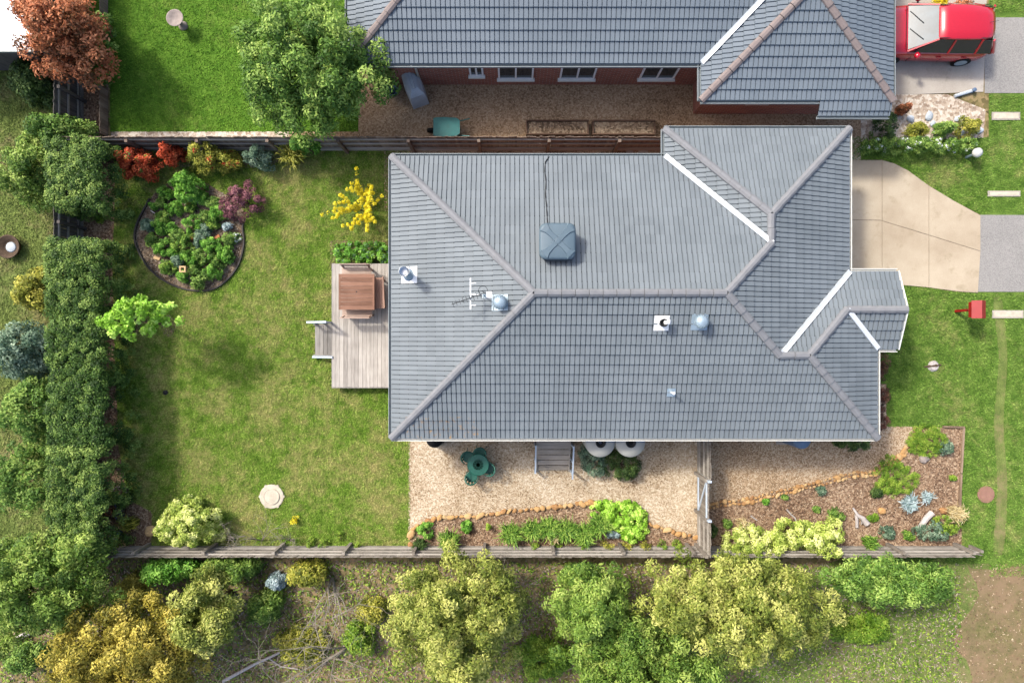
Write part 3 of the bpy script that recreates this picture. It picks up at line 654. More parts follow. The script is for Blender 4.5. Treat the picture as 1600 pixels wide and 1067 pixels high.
nsf = [[a_,b_,c2,(NE,NS)], [(gx0,NS),(NE,NS),(NE,gS),(gx0,gS)]]
nfoot = [(NW_+ov,NS+0.33),(gx0+ov,NS+0.33),(gx0+ov,gS+ov),(NE-ov,gS+ov),(NE-ov,NS+2*hm-ov),(NW_+ov,NS+2*hm-ov)]
house(nh, nf, ncaps, [(h3(gv,0),h3(gtop,gh))], nev, nfoot, 'tile_neighbour', 'cap_dark', nsf, ZE, 'gutter_grey')
for px0, px1 in ((733,755),(778,834),(876,932),(1004,1060)):
    xa, xb = (px0-800)/46.5, (px1-800)/46.5; window(nh, xa, xb, NS+0.33, 0.62 if xb-xa > 0.7 else 0.9, 1.9, -1)
window(nh, 7.9, 8.6, gS+ov, 1.3, 2.1, -1)
for x in (-3.2, 6.55): obj('downpipe', MB().tube([(x,NS+0.33-0.05,0.0),(x,NS+0.33-0.05,2.2),(x,NS-0.06,2.52)],0.045,8), 'gutter', nh, True, nh.location)

# ------------------------------------------------------------------ on the roof
def on_roof(px, py, fc_o, fc_d, it=6):
    z = 3.5
    for _ in range(it):
        p = W(px, py, z); z = ZE+((p.x-fc_o[0])*fc_d[0]+(p.y-fc_o[1])*fc_d[1])*TP
    return W(px, py, z), z
def flashing(t, s, axis, sgn, mat):
    """a square of flashing lying on the tiles, sloping with the roof"""
    q = MB(); e = 0.06; vs = []
    for k in (0.0, 0.012):
        for x, y in ((-s,-s),(s,-s),(s,s),(-s,s)):
            up = (x if axis == 'X' else y)*sgn*TP; vs.append((x,y,up+e+k))
    q.add(vs, [(3,2,1,0),(4,5,6,7),(0,1,5,4),(1,2,6,5),(2,3,7,6),(3,0,4,7)]); return obj('flashing', q, mat, t)
p, z = on_roof(869, 382, A, (0,-1))
ac = thing('evaporative_cooler', 'square blue-grey evaporative cooler with crossed lid ribs on the roof', 'air cooler', p)
s_ = 0.50
q = MB(); q.lathe([(s_*0.86,-0.25),(s_*0.92,0.10),(s_*0.98,0.12),(s_*1.0,0.50),(s_*0.98,0.54)], 48, (0,0,0), 6); obj('body', q, 'cooler_dark', ac, True)
for k in range(4):
    sdx = [(1,0),(-1,0),(0,1),(0,-1)][k]
    for j in range(7):
        zz = 0.15+j*0.05; q = MB()
        if sdx[0]: q.box(min(sdx[0]*s_*0.99,sdx[0]*s_*1.02),max(sdx[0]*s_*0.99,sdx[0]*s_*1.02),-s_*0.75,s_*0.75,zz,zz+0.025)
        else: q.box(-s_*0.75,s_*0.75,min(sdx[1]*s_*0.99,sdx[1]*s_*1.02),max(sdx[1]*s_*0.99,sdx[1]*s_*1.02),zz,zz+0.025)
        obj('louvre', q, 'cooler_dark', ac)
q = MB(); q.lathe([(s_*1.04,0.52),(s_*1.06,0.56),(s_*1.06,0.63),(s_*1.0,0.68),(s_*0.9,0.70),(s_*0.2,0.715)], 48, (0,0,0), 6); lid = obj('lid', q, 'cooler', ac, True)
for a in (math.pi/4, 3*math.pi/4):
    for sg in (1,-1):
        c_, s2 = math.cos(a)*sg, math.sin(a)*sg; nx_, ny_ = -s2, c_; q = MB(); vs = []
        for rr, wd in ((0.06,0.10),(0.22,0.075),(0.42,0.095),(0.56,0.17)):
            for e_, zz in ((-1,0.700),(-0.8,0.738),(0.8,0.738),(1,0.700)): vs.append((c_*rr+nx_*wd*e_, s2*rr+ny_*wd*e_, zz-(0.015 if rr > 0.5 else 0)))
        q.add(vs, [(i*4+j,i*4+j+1,(i+1)*4+j+1,(i+1)*4+j) for i in range(3) for j in range(3)]+[(12,13,14,15)]); obj('rib', q, 'cooler', lid)
obj('badge', MB().lathe([(0.09,0.715),(0.09,0.75),(0.05,0.755)],16), 'cooler', lid)
pts = []
for (x, y) in ((858,246),(852,254),(851,268),(853,285),(852,305),(854,325),(855,345),(856,362)):
    c_, z_ = on_roof(x, y, A, (0,-1)); pts.append(c_+Vector((0,0,0.065)))
o = obj('cooler_cable', MB().tube(pts, 0.018, 6), 'black', None, True); tag(o, 'thin black cable running down the roof from the cooler to the gutter', 'cable')
# whirlybird vents
def whirly(px, py, fo, fd, axis, sgn, label):
    p, z = on_roof(px, py, fo, fd); t_ = thing('roof_ventilator', label, 'roof vent', p, 0, 'turbine roof vents')
    flashing(t_, 0.24, axis, sgn, 'galv'); obj('neck', MB().lathe([(0.15,-0.08),(0.14,0.18)],20), 'galv', t_, True)
    obj('turbine', MB().lathe([(0.15,0.18),(0.19,0.24),(0.205,0.32),(0.18,0.39),(0.11,0.435),(0.03,0.45)],24), 'galv', t_, True)
    for k in range(16):
        a = 2*math.pi*k/16; q = MB(); q.tube([(math.cos(a+s*0.9)*r_,math.sin(a+s*0.9)*r_,zz) for s, r_, zz in ((0,0.155,0.18),(0.2,0.20,0.24),(0.4,0.215,0.32),(0.6,0.19,0.39),(0.8,0.12,0.437))],0.007,4); obj('vane', q, 'galv', t_)
    return t_
whirly(781, 473, A, (1,0), 'X', 1, 'round turbine roof vent beside the television antenna')
whirly(1092, 503, B, (0,1), 'Y', 1, 'round turbine roof vent beside the small cowled flue')
p, z = on_roof(640, 430, A, (1,0)); fl = thing('flue', 'tall shiny metal chimney flue on white flashing above the deck', 'flue', p)
flashing(fl, 0.26, 'X', 1, 'white'); obj('pipe', MB().lathe([(0.17,-0.1),(0.16,0.12),(0.11,0.16),(0.11,1.0)],24), 'galv', fl, True)
obj('collar', MB().lathe([(0.20,-0.06),(0.20,0.05),(0.17,0.12)],24), 'bluegrey', fl, True); obj('cowl', MB().lathe([(0.11,1.0),(0.15,1.02),(0.15,1.16),(0.14,1.16),(0.135,1.10),(0.02,1.095)],24), 'chrome', fl, True)
p, z = on_roof(1033, 505, B, (0,1)); fl = thing('flue', 'short flue with black cowl on creased white flashing square', 'flue', p)
flashing(fl, 0.22, 'Y', 1, 'white'); obj('pipe', MB().lathe([(0.08,-0.06),(0.07,0.32)],18), 'white', fl, True)
obj('cowl', MB().lathe([(0.115,0.28),(0.12,0.40),(0.10,0.41),(0.085,0.33),(0.01,0.325)],20), 'black', fl, True); obj('elbow', MB().tube([(0.04,0.01,0.30),(0.12,0.02,0.36),(0.18,0.02,0.40)],0.075,12), 'white', fl, True)
p, z = on_roof(1048, 613, B, (0,1)); fl = thing('vent_pipe', 'small thin vent pipe on little pale flashing square', 'vent pipe', p)
flashing(fl, 0.13, 'Y', 1, 'galv'); obj('pipe', MB().tube([(0,0,-0.05),(0,0,0.42)],0.035,10), 'white', fl, True); obj('cap', MB().lathe([(0.05,0.41),(0.05,0.45),(0.01,0.47)],12), 'white', fl, True)
# television antenna
p, z = on_roof(757, 463, A, (1,0)); an = thing('tv_antenna', 'television antenna with long dark boom and white cross bar on the roof', 'antenna', p)
obj('mast', MB().tube([(0,0,-0.05),(0,0,0.75)],0.02,8), 'galv', an, True); flashing(an, 0.06, 'X', 1, 'galv')
q = MB(); bo = Vector((-0.92,-0.28,0.66)); bi = Vector((0.06,0.06,0.66)); q.bar(bi, bo, 0.02, 0.02); obj('boom', q, 'black', an); dd = (bo-bi).normalized(); ss = Vector((-dd.y,dd.x,0))
for k in range(9):
    c_ = bi+(bo-bi)*(0.16+0.10*k); q = MB(); q.tube([c_-ss*(0.11-0.005*k), c_+ss*(0.11-0.005*k)],0.007,5); obj('element', q, 'black', an)
q = MB(); q.bar((-0.38,-0.42,0.62),(-0.38,0.48,0.62),0.035,0.03)
for yy in (-0.30,0.02,0.34): q.bar((-0.38,yy,0.62),(-0.22,yy,0.62),0.022,0.02)
obj('cross_bar', q, 'white', an); q = MB(); q.bar((-0.38,0.0,0.64),(0.0,0.0,0.64),0.02,0.02); obj('bracket', q, 'white', an)
obj('masthead_box', MB().box(0.08,0.24,-0.08,0.10,0.50,0.60), 'white', an); q = MB(); q.bar((0,0,0.55),(0.10,0,0.55),0.03,0.03); obj('box_arm', q, 'galv', an)
q = MB(); q.tube([(0.13*math.cos(2*math.pi*k/20)-0.02,0.13+0.13*math.sin(2*math.pi*k/20),0.55) for k in range(21)],0.008,5); q.bar((0,0,0.55),(-0.02,0.13,0.55),0.015,0.015); obj('loop', q, 'black', an)

# ------------------------------------------------------------------ deck, steps, table and benches
ZD = 0.42
d0, d1 = W(519,605,ZD), W(609,412,ZD); x0, x1, y0, y1 = d0.x, W(640,0,ZD).x, d0.y, d1.y
x1 = -3.81+ov-0.01
dk = thing('timber_deck', 'weathered grey timber deck along the back wall of the house', 'deck', ((x0+x1)/2,(y0+y1)/2,0)); off = dk.location
nb = round((x1-x0)/0.135); bw = (x1-x0)/nb; bm = MB().box(0.003,bw-0.004,y0-off.y,y1-off.y,ZD-0.025,ZD).mesh('deck_board','deck')
for k in range(nb):
    o = link('deck_board', bm, dk); o.location = (x0-off.x+k*bw, rnd.uniform(-0.006,0.006), rnd.uniform(-0.002,0.002))
for k in range(6):
    yy = y0+0.1+(y1-y0-0.2)*k/5; obj('joist', MB().box(x0+0.03,x1-0.02,yy-0.025,yy+0.025,ZD-0.17,ZD-0.028), 'step', dk, False, off)
for (a, b) in ((x0+0.1,y0+0.14),(x0+0.1,y1-0.14),(x0+0.1,(y0+y1)/2),(x1-0.2,y0+0.14),(x1-0.2,y1-0.14)): obj('stump', MB().box(a-0.05,a+0.05,b-0.05,b+0.05,-0.05,ZD-0.172), 'step', dk, False, off)
obj('fascia_board', MB().box(x0-0.022,x0-0.002,y0,y1,ZD-0.15,ZD-0.004), 'step', dk, False, off); obj('fascia_board', MB().box(x0-0.022,x1,y0-0.03,y0-0.008,ZD-0.15,ZD-0.004), 'step', dk, False, off)
# steps on the lawn side
def stairs(label, base, wdt, n, run, rise, rz, mat, railz=0.85):
    """treads go down along local -X from (0,0,top); width along Y"""
    t_ = thing('timber_steps', label, 'steps', base, rz)
    for k in range(n):
        o = obj('tread', MB().box(-(k+1)*run+0.034,-k*run-0.002,-wdt/2,wdt/2,(n-k)*rise-0.04,(n-k)*rise), mat, t_)
    for s in (-1,1): 
        q = MB(); q.bar((0.0,s*(wdt/2-0.03),n*rise-0.12),(-n*run,s*(wdt/2-0.03),0.04),0.04,0.16); obj('stringer', q, mat, t_)
    return t_
bx_ = x0-0.025; ys = W(0,531,0.3).y
st = stairs('low timber steps from the deck down to the lawn with white rails', (bx_,ys,0), M2(50,0.3), 4, 0.175, ZD/4-0.012, 0, 'step')
hw_ = M2(50,0.3)/2
for (s, zt) in ((1,0.95),(-1,0.34)):
    yy = s*(hw_+0.04); q = MB(); q.bar((0.05,yy,zt+ (0.30 if s > 0 else 0.12)),(-0.74,yy,zt*0.86 if s > 0 else 0.16),0.07,0.04); obj('handrail', q, 'powder', st)
    for xx in ((-0.02,-0.30,-0.66) if s > 0 else (-0.05,-0.62)):
        top = (zt+(0.30 if s > 0 else 0.12))+(xx-0.05)/0.79*((0.30+zt*0.14) if s > 0 else 0.30)-0.03; obj('post', MB().box(xx-0.03,xx+0.03,yy-0.03,yy+0.03,-0.02,top), 'powder', st)
# outdoor table
zt = ZD+0.74; tc_ = W(557,456,zt); tw, th_ = M2(53,zt), M2(56,zt)
tb = thing('outdoor_table', 'square brown slatted timber table on the deck', 'table', (tc_.x,tc_.y,ZD))
n_ = 9; sw = th_/n_; sm = MB().box(-tw/2+0.03,tw/2-0.03,0.003,sw-0.003,0.715,0.74).mesh('slat','tabletop')
for k in range(n_): o = link('slat', sm, tb); o.location = (0,-th_/2+k*sw,0)
for s in (-1,1): obj('end_board', MB().box(s*tw/2-0.03,s*tw/2+0.03,-th_/2,th_/2,0.713,0.742), 'tabletop', tb)
for s in (-1,1): obj('apron', MB().box(-tw/2+0.08,tw/2-0.08,s*(th_/2-0.1)-0.012,s*(th_/2-0.1)+0.012,0.62,0.712), 'tabletop', tb)
for a in (-1,1):
    for b in (-1,1): obj('leg', MB().box(a*(tw/2-0.09)-0.035,a*(tw/2-0.09)+0.035,b*(th_/2-0.09)-0.035,b*(th_/2-0.09)+0.035,0,0.712), 'tabletop', tb)
obj('umbrella_hole', MB().lathe([(0.025,0.741),(0.025,0.744)],12), 'black', tb)
def bench(label, px, py, wid, dep, rz, mat, back):
    zs = ZD+0.43; c_ = W(px, py, zs); t_ = thing('outdoor_bench', label, 'bench', (c_.x,c_.y,ZD), rz, 'benches round the deck table'); n = 6; sw = dep/n
    for k in range(n): obj('slat', MB().box(-wid/2,wid/2,-dep/2+k*sw+0.004,-dep/2+(k+1)*sw-0.004,0.405,0.43), mat, t_)
    for a in (-1,1):
        for b in (-1,1): obj('leg', MB().box(a*(wid/2-0.06)-0.03,a*(wid/2-0.06)+0.03,b*(dep/2-0.05)-0.03,b*(dep/2-0.05)+0.03,0,0.403), mat, t_)
    if back:
        for a in (-1,1): q = MB(); q.bar((a*(wid/2-0.06),-dep/2+0.02,0.40),(a*(wid/2-0.06),-dep/2-0.06,0.80),0.05,0.04,(0,1,0)); obj('back_post', q, mat, t_)
        q = MB()
        for zz, yy in ((0.55,-0.03),(0.66,-0.05),(0.78,-0.07)): q.box(-wid/2,wid/2,-dep/2+yy-0.01,-dep/2+yy+0.012,zz-0.04,zz+0.04)
        obj('backrest', q, mat, t_)
    return t_
bench('pale slatted bench with backrest pushed under the table, facing the open deck', 558, 484, 1.02, 0.46, 0, 'bench', True)
bench('slatted bench pulled askew between the table and the house wall', 590, 458, 1.06, 0.42, math.radians(93), 'benchy', True)
bench('grey slatted bench under the table edge beside the leafy deck shrub', 557, 427, 1.0, 0.42, math.pi, 'bench', True)
# side landing with steps on the gravel
la = W(864,706,0.5); px0, px1 = W(838,0,0.5).x, W(892,0,0.5).x; wd_ = px1-px0
sd_ = stairs('timber steps from the side door down to the gravel with two handrails', ((px0+px1)/2, W(0,694,0.5).y, 0), wd_, 5, 0.20, 0.10, math.pi/2, 'stepx')
for k in range(7): obj('landing_board', MB().box(0.004+k*0.14,0.136+k*0.14,-wd_/2,wd_/2,0.505,0.53), 'stepx', sd_)
for s in (-1,1):
    q = MB(); q.bar((0.9,s*(wd_/2-0.03),0.44),(0.0,s*(wd_/2-0.03),0.44),0.04,0.12); obj('bearer', q, 'stepx', sd_)
    yy = s*(wd_/2+0.035); zz = 0.95 if s < 0 else 0.80; q = MB(); q.bar((0.05,yy,0.5+zz-0.2),(-1.02-(0.15 if s < 0 else -0.05),yy,zz-0.25),0.05,0.04); obj('handrail', q, 'powder', sd_)
    for xx in (0.0,-0.55,-0.98): obj('post', MB().box(xx-0.03,xx+0.03,yy-0.03,yy+0.03,-0.02,0.5+zz-0.23+(xx-0.05)*0.5), 'powder', sd_)

# ------------------------------------------------------------------ yard things
def tank(px, label, strap):
    p = W(px, 691, 1.75); t_ = thing('water_tank', label, 'water tank', (p.x,p.y,0), 0, 'rainwater tanks by the wall'); R = M2(23.5,1.75)
    prof = [(R,0)]
    for k in range(10): prof += [(R,0.05+k*0.165),(R-0.012,0.13+k*0.165)]
    prof += [(R,1.70),(R*0.97,1.74),(R*0.5,1.82),(R*0.3,1.84)]
    obj('body', MB().lathe(prof,40), 'tank', t_, True); ld = obj('lid', MB().lathe([(0.165,1.82),(0.165,1.87),(0.14,1.885),(0.125,1.86),(0.02,1.855)],24), 'black', t_, True)
    obj('strainer', MB().lathe([(0.07,1.855),(0.06,1.875),(0.01,1.88)],16), 'rubber', ld, True)
    q = MB(); q.bar((-R*0.95,0.04,1.80),(-0.15,0.06,1.86),0.03,0.012); q.bar((0.15,0.05,1.86),(R*0.95,0.03,1.80),0.03,0.012); obj('strap', q, 'bluegrey', t_)
    if strap: obj('inlet_pipe', MB().tube([(-0.28,0.28,2.05),(-0.14,0.14,1.98),(0.0,0.0,1.90)],0.045,10), 'navy', t_, True)
    return t_
tank(938, 'pale round water tank with dark inlet pipe into its black lid', True)
tank(985, 'pale round water tank with plain black lid and no inlet pipe', False)
obj_ = thing('compost_bin', 'round black bin tucked under the eave by the lawn corner', 'bin', (*W(679,686,0.7)[:2],0))
obj('body', MB().lathe([(0.34,0),(0.30,0.35),(0.27,0.68),(0.29,0.69),(0.29,0.73),(0.26,0.74)],28), 'black', obj_, True); obj('lid', MB().lathe([(0.275,0.742),(0.26,0.78),(0.08,0.80),(0.07,0.84),(0.02,0.845)],24), 'rubber', obj_, True)
o = thing('hot_water_unit', 'blue-grey rounded tank standing half under the eave over the gravel path', 'tank', (*W(1254,687,1.4)[:2],0))
obj('body', MB().lathe([(0.31,0.06),(0.32,0.1),(0.32,1.32),(0.28,1.40),(0.06,1.44)],28), 'bluegrey', o, True); obj('base', MB().box(-0.36,0.36,-0.36,0.36,-0.02,0.06), 'concrete_grey', o); q = MB(); q.tube([(-0.25,0.05,1.2),(-0.5,0.14,1.2),(-0.52,0.3,0.6)],0.03,8); obj('pipe', q, 'navy', o, True)
# round green garden table and four chairs
zt = 0.70; p = W(747,726,zt); gt = thing('garden_table', 'round green cast metal garden table on the gravel', 'table', (p.x,p.y,0)); R = M2(17,zt)
obj('tabletop', MB().lathe([(R*0.95,0.68),(R,0.69),(R,0.71),(R*0.96,0.72),(R*0.93,0.708),(0.02,0.709)],36), 'green_metal', gt, False)
for k in range(12):
    a = 2*math.pi*k/12; q = MB(); q.bar((0.07*math.cos(a),0.07*math.sin(a),0.713),(R*0.92*math.cos(a),R*0.92*math.sin(a),0.713),0.018,0.012); obj('spoke', q, 'green_metal', gt)
q = MB(); q.lathe([(R*0.52,0.709),(R*0.52,0.72),(R*0.47,0.72),(R*0.47,0.709)],24); obj('ring', q, 'green_metal', gt)
for k in range(3):
    a = 2*math.pi*k/3; q = MB(); q.tube([(0.03*math.cos(a),0.03*math.sin(a),0.68),(0.06*math.cos(a),0.06*math.sin(a),0.3),(0.26*math.cos(a),0.26*math.sin(a),0.02)],0.02,7); obj('leg', q, 'green_metal', gt, True)
def gchair(px, py, label):
    p = W(px, py, 0.5); a = math.atan2(gt.location.y-p.y, gt.location.x-p.x); t_ = thing('garden_chair', label, 'chair', (p.x,p.y,0), a-math.pi/2, 'green chairs round the garden table')
    obj('seat', MB().lathe([(0.15,0.41),(0.20,0.415),(0.205,0.43),(0.19,0.44),(0.02,0.432)],24), 'green_metal', t_, False)
    for x, y in ((-0.14,0.13),(0.14,0.13),(-0.15,-0.14),(0.15,-0.14)): q = MB(); q.tube([(x*0.85,y*0.85,0.42),(x*1.05,y*1.05,0.2),(x*1.25,y*1.25,0.0)],0.014,6); obj('leg', q, 'green_metal', t_, True)
    q = MB(); q.tube([(0.21*math.cos(b),-0.02-0.20*math.sin(b),0.80-0.10*abs(math.cos(b))**2) for b in [math.pi*k/12 for k in range(13)]],0.026,6); obj('back_rim', q, 'green_metal', t_, True)
    for k in range(5):
        b = math.pi*(0.14+0.18*k); q = MB(); q.tube([(0.17*math.cos(b),-0.02-0.15*math.sin(b),0.43),(0.21*math.cos(b),-0.02-0.20*math.sin(b),0.80-0.10*math.cos(b)**2)],0.026,5); obj('back_splat', q, 'green_metal', t_, True)
    for s in (-1,1): q = MB(); q.tube([(s*0.21,-0.04,0.70),(s*0.24,0.08,0.64),(s*0.19,0.15,0.43)],0.014,6); obj('arm', q, 'green_metal', t_, True)
for (x, y, l_) in ((750,708,'green cast metal chair tucked in beside the house eave'),(731,714,'green cast metal chair on the lawn side of the round table, nearest the black bin'),(764,732,'green cast metal chair on the side of the table facing the timber steps'),(737,745,'green cast metal chair facing the sandstone-edged bed')): gchair(x, y, l_)
# septic lid, manhole, small lawn fittings
p = W(425,775); o = thing('tank_cover', 'round beige concrete cover with rings set in the back lawn', 'cover', p)
obj('rim', MB().lathe([(0.43,-0.05),(0.425,0.05),(0.40,0.06),(0.02,0.06)],32), 'lid', o); obj('cap', MB().lathe([(0.29,0.06),(0.285,0.09),(0.26,0.095),(0.25,0.085),(0.02,0.09)],28), 'lid', o)
for k in range(6): a = k*1.05; obj('lug', MB().lathe([(0.06,0),(0.05,0.05)],10,(0.41*math.cos(a),0.41*math.sin(a),0)), 'lid', o)
p = W(1540,772); o = thing('manhole_cover', 'round pink-brown cover in the nature strip grass', 'cover', p); obj('ring', MB().lathe([(0.30,-0.04),(0.30,0.03),(0.25,0.035),(0.02,0.03)],28), 'pinklid', o); obj('lid', MB().lathe([(0.22,0.031),(0.22,0.045),(0.02,0.05)],24), 'pinklid', o)
p = W(259,613); o = thing('sprinkler', 'small dark sprinkler head in the back lawn', 'sprinkler', p); obj('body', MB().lathe([(0.09,-0.03),(0.085,0.05),(0.05,0.07)],14), 'black', o, True); obj('nozzle', MB().lathe([(0.025,0.07),(0.02,0.10)],10), 'rubber', o)
p = W(1458,572); o = thing('tree_stump', 'low weathered grey stump in the front lawn', 'stump', p)
q = MB(); q.lathe([(0.24,-0.03),(0.17,0.05),(0.14,0.09),(0.04,0.10)],11); obj('stump', q, 'log', o); q = MB(); q.tube([(-0.34,-0.03,0.0),(-0.15,0.0,0.05),(0.05,0.02,0.07),(0.28,0.05,0.02)],[0.02,0.05,0.06,0.02],7); obj('root', q, 'bark', o)
p = W(1493,486); lbx = thing('letterbox', 'red house-shaped letterbox on a red post by the front lawn', 'letterbox', p)
obj('post', MB().box(-0.045,0.045,-0.045,0.045,-0.1,0.98), 'red_paint', lbx); obj('body', MB().box(-0.20,0.20,-0.26,0.26,0.98,1.2), 'red_paint', lbx)
q = MB(); q.add([(-0.24,-0.30,1.19),(0.24,-0.30,1.19),(0.24,0.30,1.19),(-0.24,0.30,1.19),(0,-0.30,1.36),(0,0.30,1.36)],[(0,1,4),(3,5,2),(0,4,5,3),(1,2,5,4),(0,3,2,1)]); obj('roof', q, 'red_paint', lbx); obj('slot', MB().box(0.201,0.206,-0.15,0.15,1.10,1.13), 'black', lbx)
obj('brace', MB().bar((-0.045,0,0.7),(-0.18,0,0.975),0.05,0.05,(0,1,0)), 'red_paint', lbx)
p = W(1524,240,0.5); o = thing('bollard_light', 'round white globe light on a short post beside the flowering hedge', 'garden light', (p.x,p.y,0)); obj('post', MB().lathe([(0.05,-0.05),(0.04,0.45)],12), 'galv', o); obj('globe', MB().lathe([(0.05,0.45),(0.13,0.50),(0.17,0.58),(0.15,0.68),(0.06,0.74)],18), 'lamp', o, True)
def pit(px, py, w_, d_, label):
    p = W(px,py); o = thing('pit_cover', label, 'cover', p, 0, 'pale covers in the nature strip'); obj('frame', MB().box(-w_/2,w_/2,-d_/2,d_/2,-0.05,0.035), 'concrete_grey', o); obj('lid', MB().box(-w_/2+0.06,w_/2-0.06,-d_/2+0.04,d_/2-0.04,0.036,0.045), 'lid', o)
pit(1571,182,1.0,0.28,'long pale concrete cover in grass beside the pebble garden'); pit(1568,303,1.15,0.2,'long thin pale cover in grass just above the asphalt crossover'); pit(1574,491,1.1,0.28,'long pale cover at the head of the worn walking track')
p = W(1512,143,0.3); o = thing('kerb_marker', 'small pale blue marker post lying beside the neighbouring drive', 'marker', (p.x,p.y,0)); q = MB(); q.tube([(-0.3,-0.08,0.06),(0.3,0.1,0.08)],0.06,8); obj('shaft', q, 'cover', o); q = MB(); q.lathe([(0.07,0.0),(0.07,0.18),(0.03,0.2)],10,(0.34,0.11,0)); obj('head', q, 'bluegrey', o)
# north passage: stepping pads and pipe
for (x, w_, l_) in ((984,0.24,'narrow pale concrete pad leaning in the side passage'),(1005,0.34,'wide concrete pad in the side passage by the garage')):
    p = W(x,238); o = obj('concrete_pad', MB().box(-w_/2,w_/2,-0.2,0.2,-0.02,0.05), 'concrete_grey'); o.location = p; tag(o, l_, 'paver')
# rocks edging
def edging(label, line, size, jit, rows=1):
    P_ = smooth_poly([W(x,y)[:2] for x, y in line], 8, False); r0 = Vector((P_[0][0],P_[0][1],0)); t_ = thing('stone_edging', label, 'garden edging', r0); acc = 0; last = Vector(P_[0])
    for q_ in P_[1:]:
        v = Vector(q_); seg = (v-last).length; ang = math.atan2(v.y-last.y, v.x-last.x); s = 0
        while acc <= seg:
            c_ = last+(v-last)*(acc/max(seg,1e-6))
            for rw in range(rows):
                sz = size*rnd.uniform(0.55,1.4); o = link('stone', rnd.choice(ROCKS), t_); nv = Vector((-math.sin(ang),math.cos(ang)))*(rnd.uniform(-jit,jit)+(rw-(rows-1)/2)*size*1.5)
                o.location = (c_.x+nv.x-r0.x, c_.y+nv.y-r0.y, 0.03+sz*0.1); o.scale = (sz*rnd.uniform(0.8,1.3),sz*rnd.uniform(0.8,1.15),sz*0.8); o.rotation_euler = (rnd.uniform(-0.2,0.2),rnd.uniform(-0.2,0.2),ang+rnd.uniform(-0.9,0.9))
            acc += size*1.75*rnd.uniform(0.85,1.2)
        acc -= seg; last = v
edging('curved row of sandstone lumps between the gravel yard and the strappy plants', R1, 0.115, 0.02)
edging('short row of sandstone lumps ending at the side fence', R2, 0.125, 0.02)
edging('long double row of sandstone lumps along the tan gravel path', R3, 0.085, 0.02, 2)
def bigrock(px, py, r, mat, label):
    p = W(px,py); me = rock(r,0.85,int(px)).mesh('boulder',mat); o = link('boulder', me); o.location = (p.x,p.y,0.03); tag(o, label, 'rock')
bigrock(1377,797,0.16,'stone','yellow sandstone rock beside the forked driftwood'); bigrock(1472,797,0.15,'stone','yellow sandstone rock beside the pale grass tussock'); bigrock(1441,716,0.19,'greystone','smooth grey rock below the upper grassy mound'); bigrock(237,829,0.22,'tan','tan rock beside the cream variegated bush')
# driftwood
def drift(label, parts_, cat='driftwood', mat='log'):
    p = W(*parts_[0][0][0]); t_ = thing('driftwood', label, cat, (p.x,p.y,0))
    for k, (pts, r0_, r1_) in enumerate(parts_):
        P_ = [W(x,y)-p for x, y in pts]; n = len(P_); q = MB(); q.tube([(a.x,a.y,0.03+max(r0_,r1_)*0.9) for a in P_],[r0_+(r1_-r0_)*i/(n-1) for i in range(n)],9); obj('limb' if k else 'log', q, mat, t_)
drift('forked pale driftwood log lying on the mulch', [([(1352,817),(1345,808),(1337,803),(1330,792)],0.11,0.03), ([(1336,803),(1337,812),(1337,823)],0.06,0.05), ([(1346,812),(1344,818)],0.05,0.02)])
drift('pale weathered plank-like log beside the blue succulent', [([(1453,799),(1444,808),(1437,818),(1431,826)],0.11,0.08)])
drift('thin curved grey branch beside the lime bush', [([(1228,795),(1235,803),(1241,808),(1245,818),(1250,824)],0.03,0.022)]); drift('short pale stick under the dry tussock', [([(1148,824),(1158,825),(1167,828)],0.028,0.02)]); drift('short pale stick near the side fence', [([(1472-0-300,805),(1182,812)],0.03,0.018)])
# timber edging boards of the front garden
for (a, b, l_) in (((1472,666),(1505,667),'short timber garden edging board across the top of the mulch'),((1504,668),(1500,738),'timber edging board beside the front lawn, upper length'),((1500,740),(1497,800),'timber edging board beside the pale tussock')):
    A_, B_ = W(*a), W(*b); d = B_-A_; o = obj('edging_board', MB().box(0,d.length,-0.03,0.03,-0.05,0.10), 'sleeper'); o.location = A_; o.rotation_euler = (0,0,math.atan2(d.y,d.x)); tag(o, l_, 'edging')
# black edging band of the island bed
q = MB(); arc = [ISLP[i % len(ISLP)] for i in range(2, 50)]; arc = arc[::-1] if False else arc
for i in range(len(arc)-1): q.bar((arc[i][0],arc[i][1],0.03),(arc[i+1][0],arc[i+1][1],0.03),0.05,0.14)
tag(obj('garden_edging', q, 'edge'), 'dark curved edging strip round the island garden bed', 'edging')

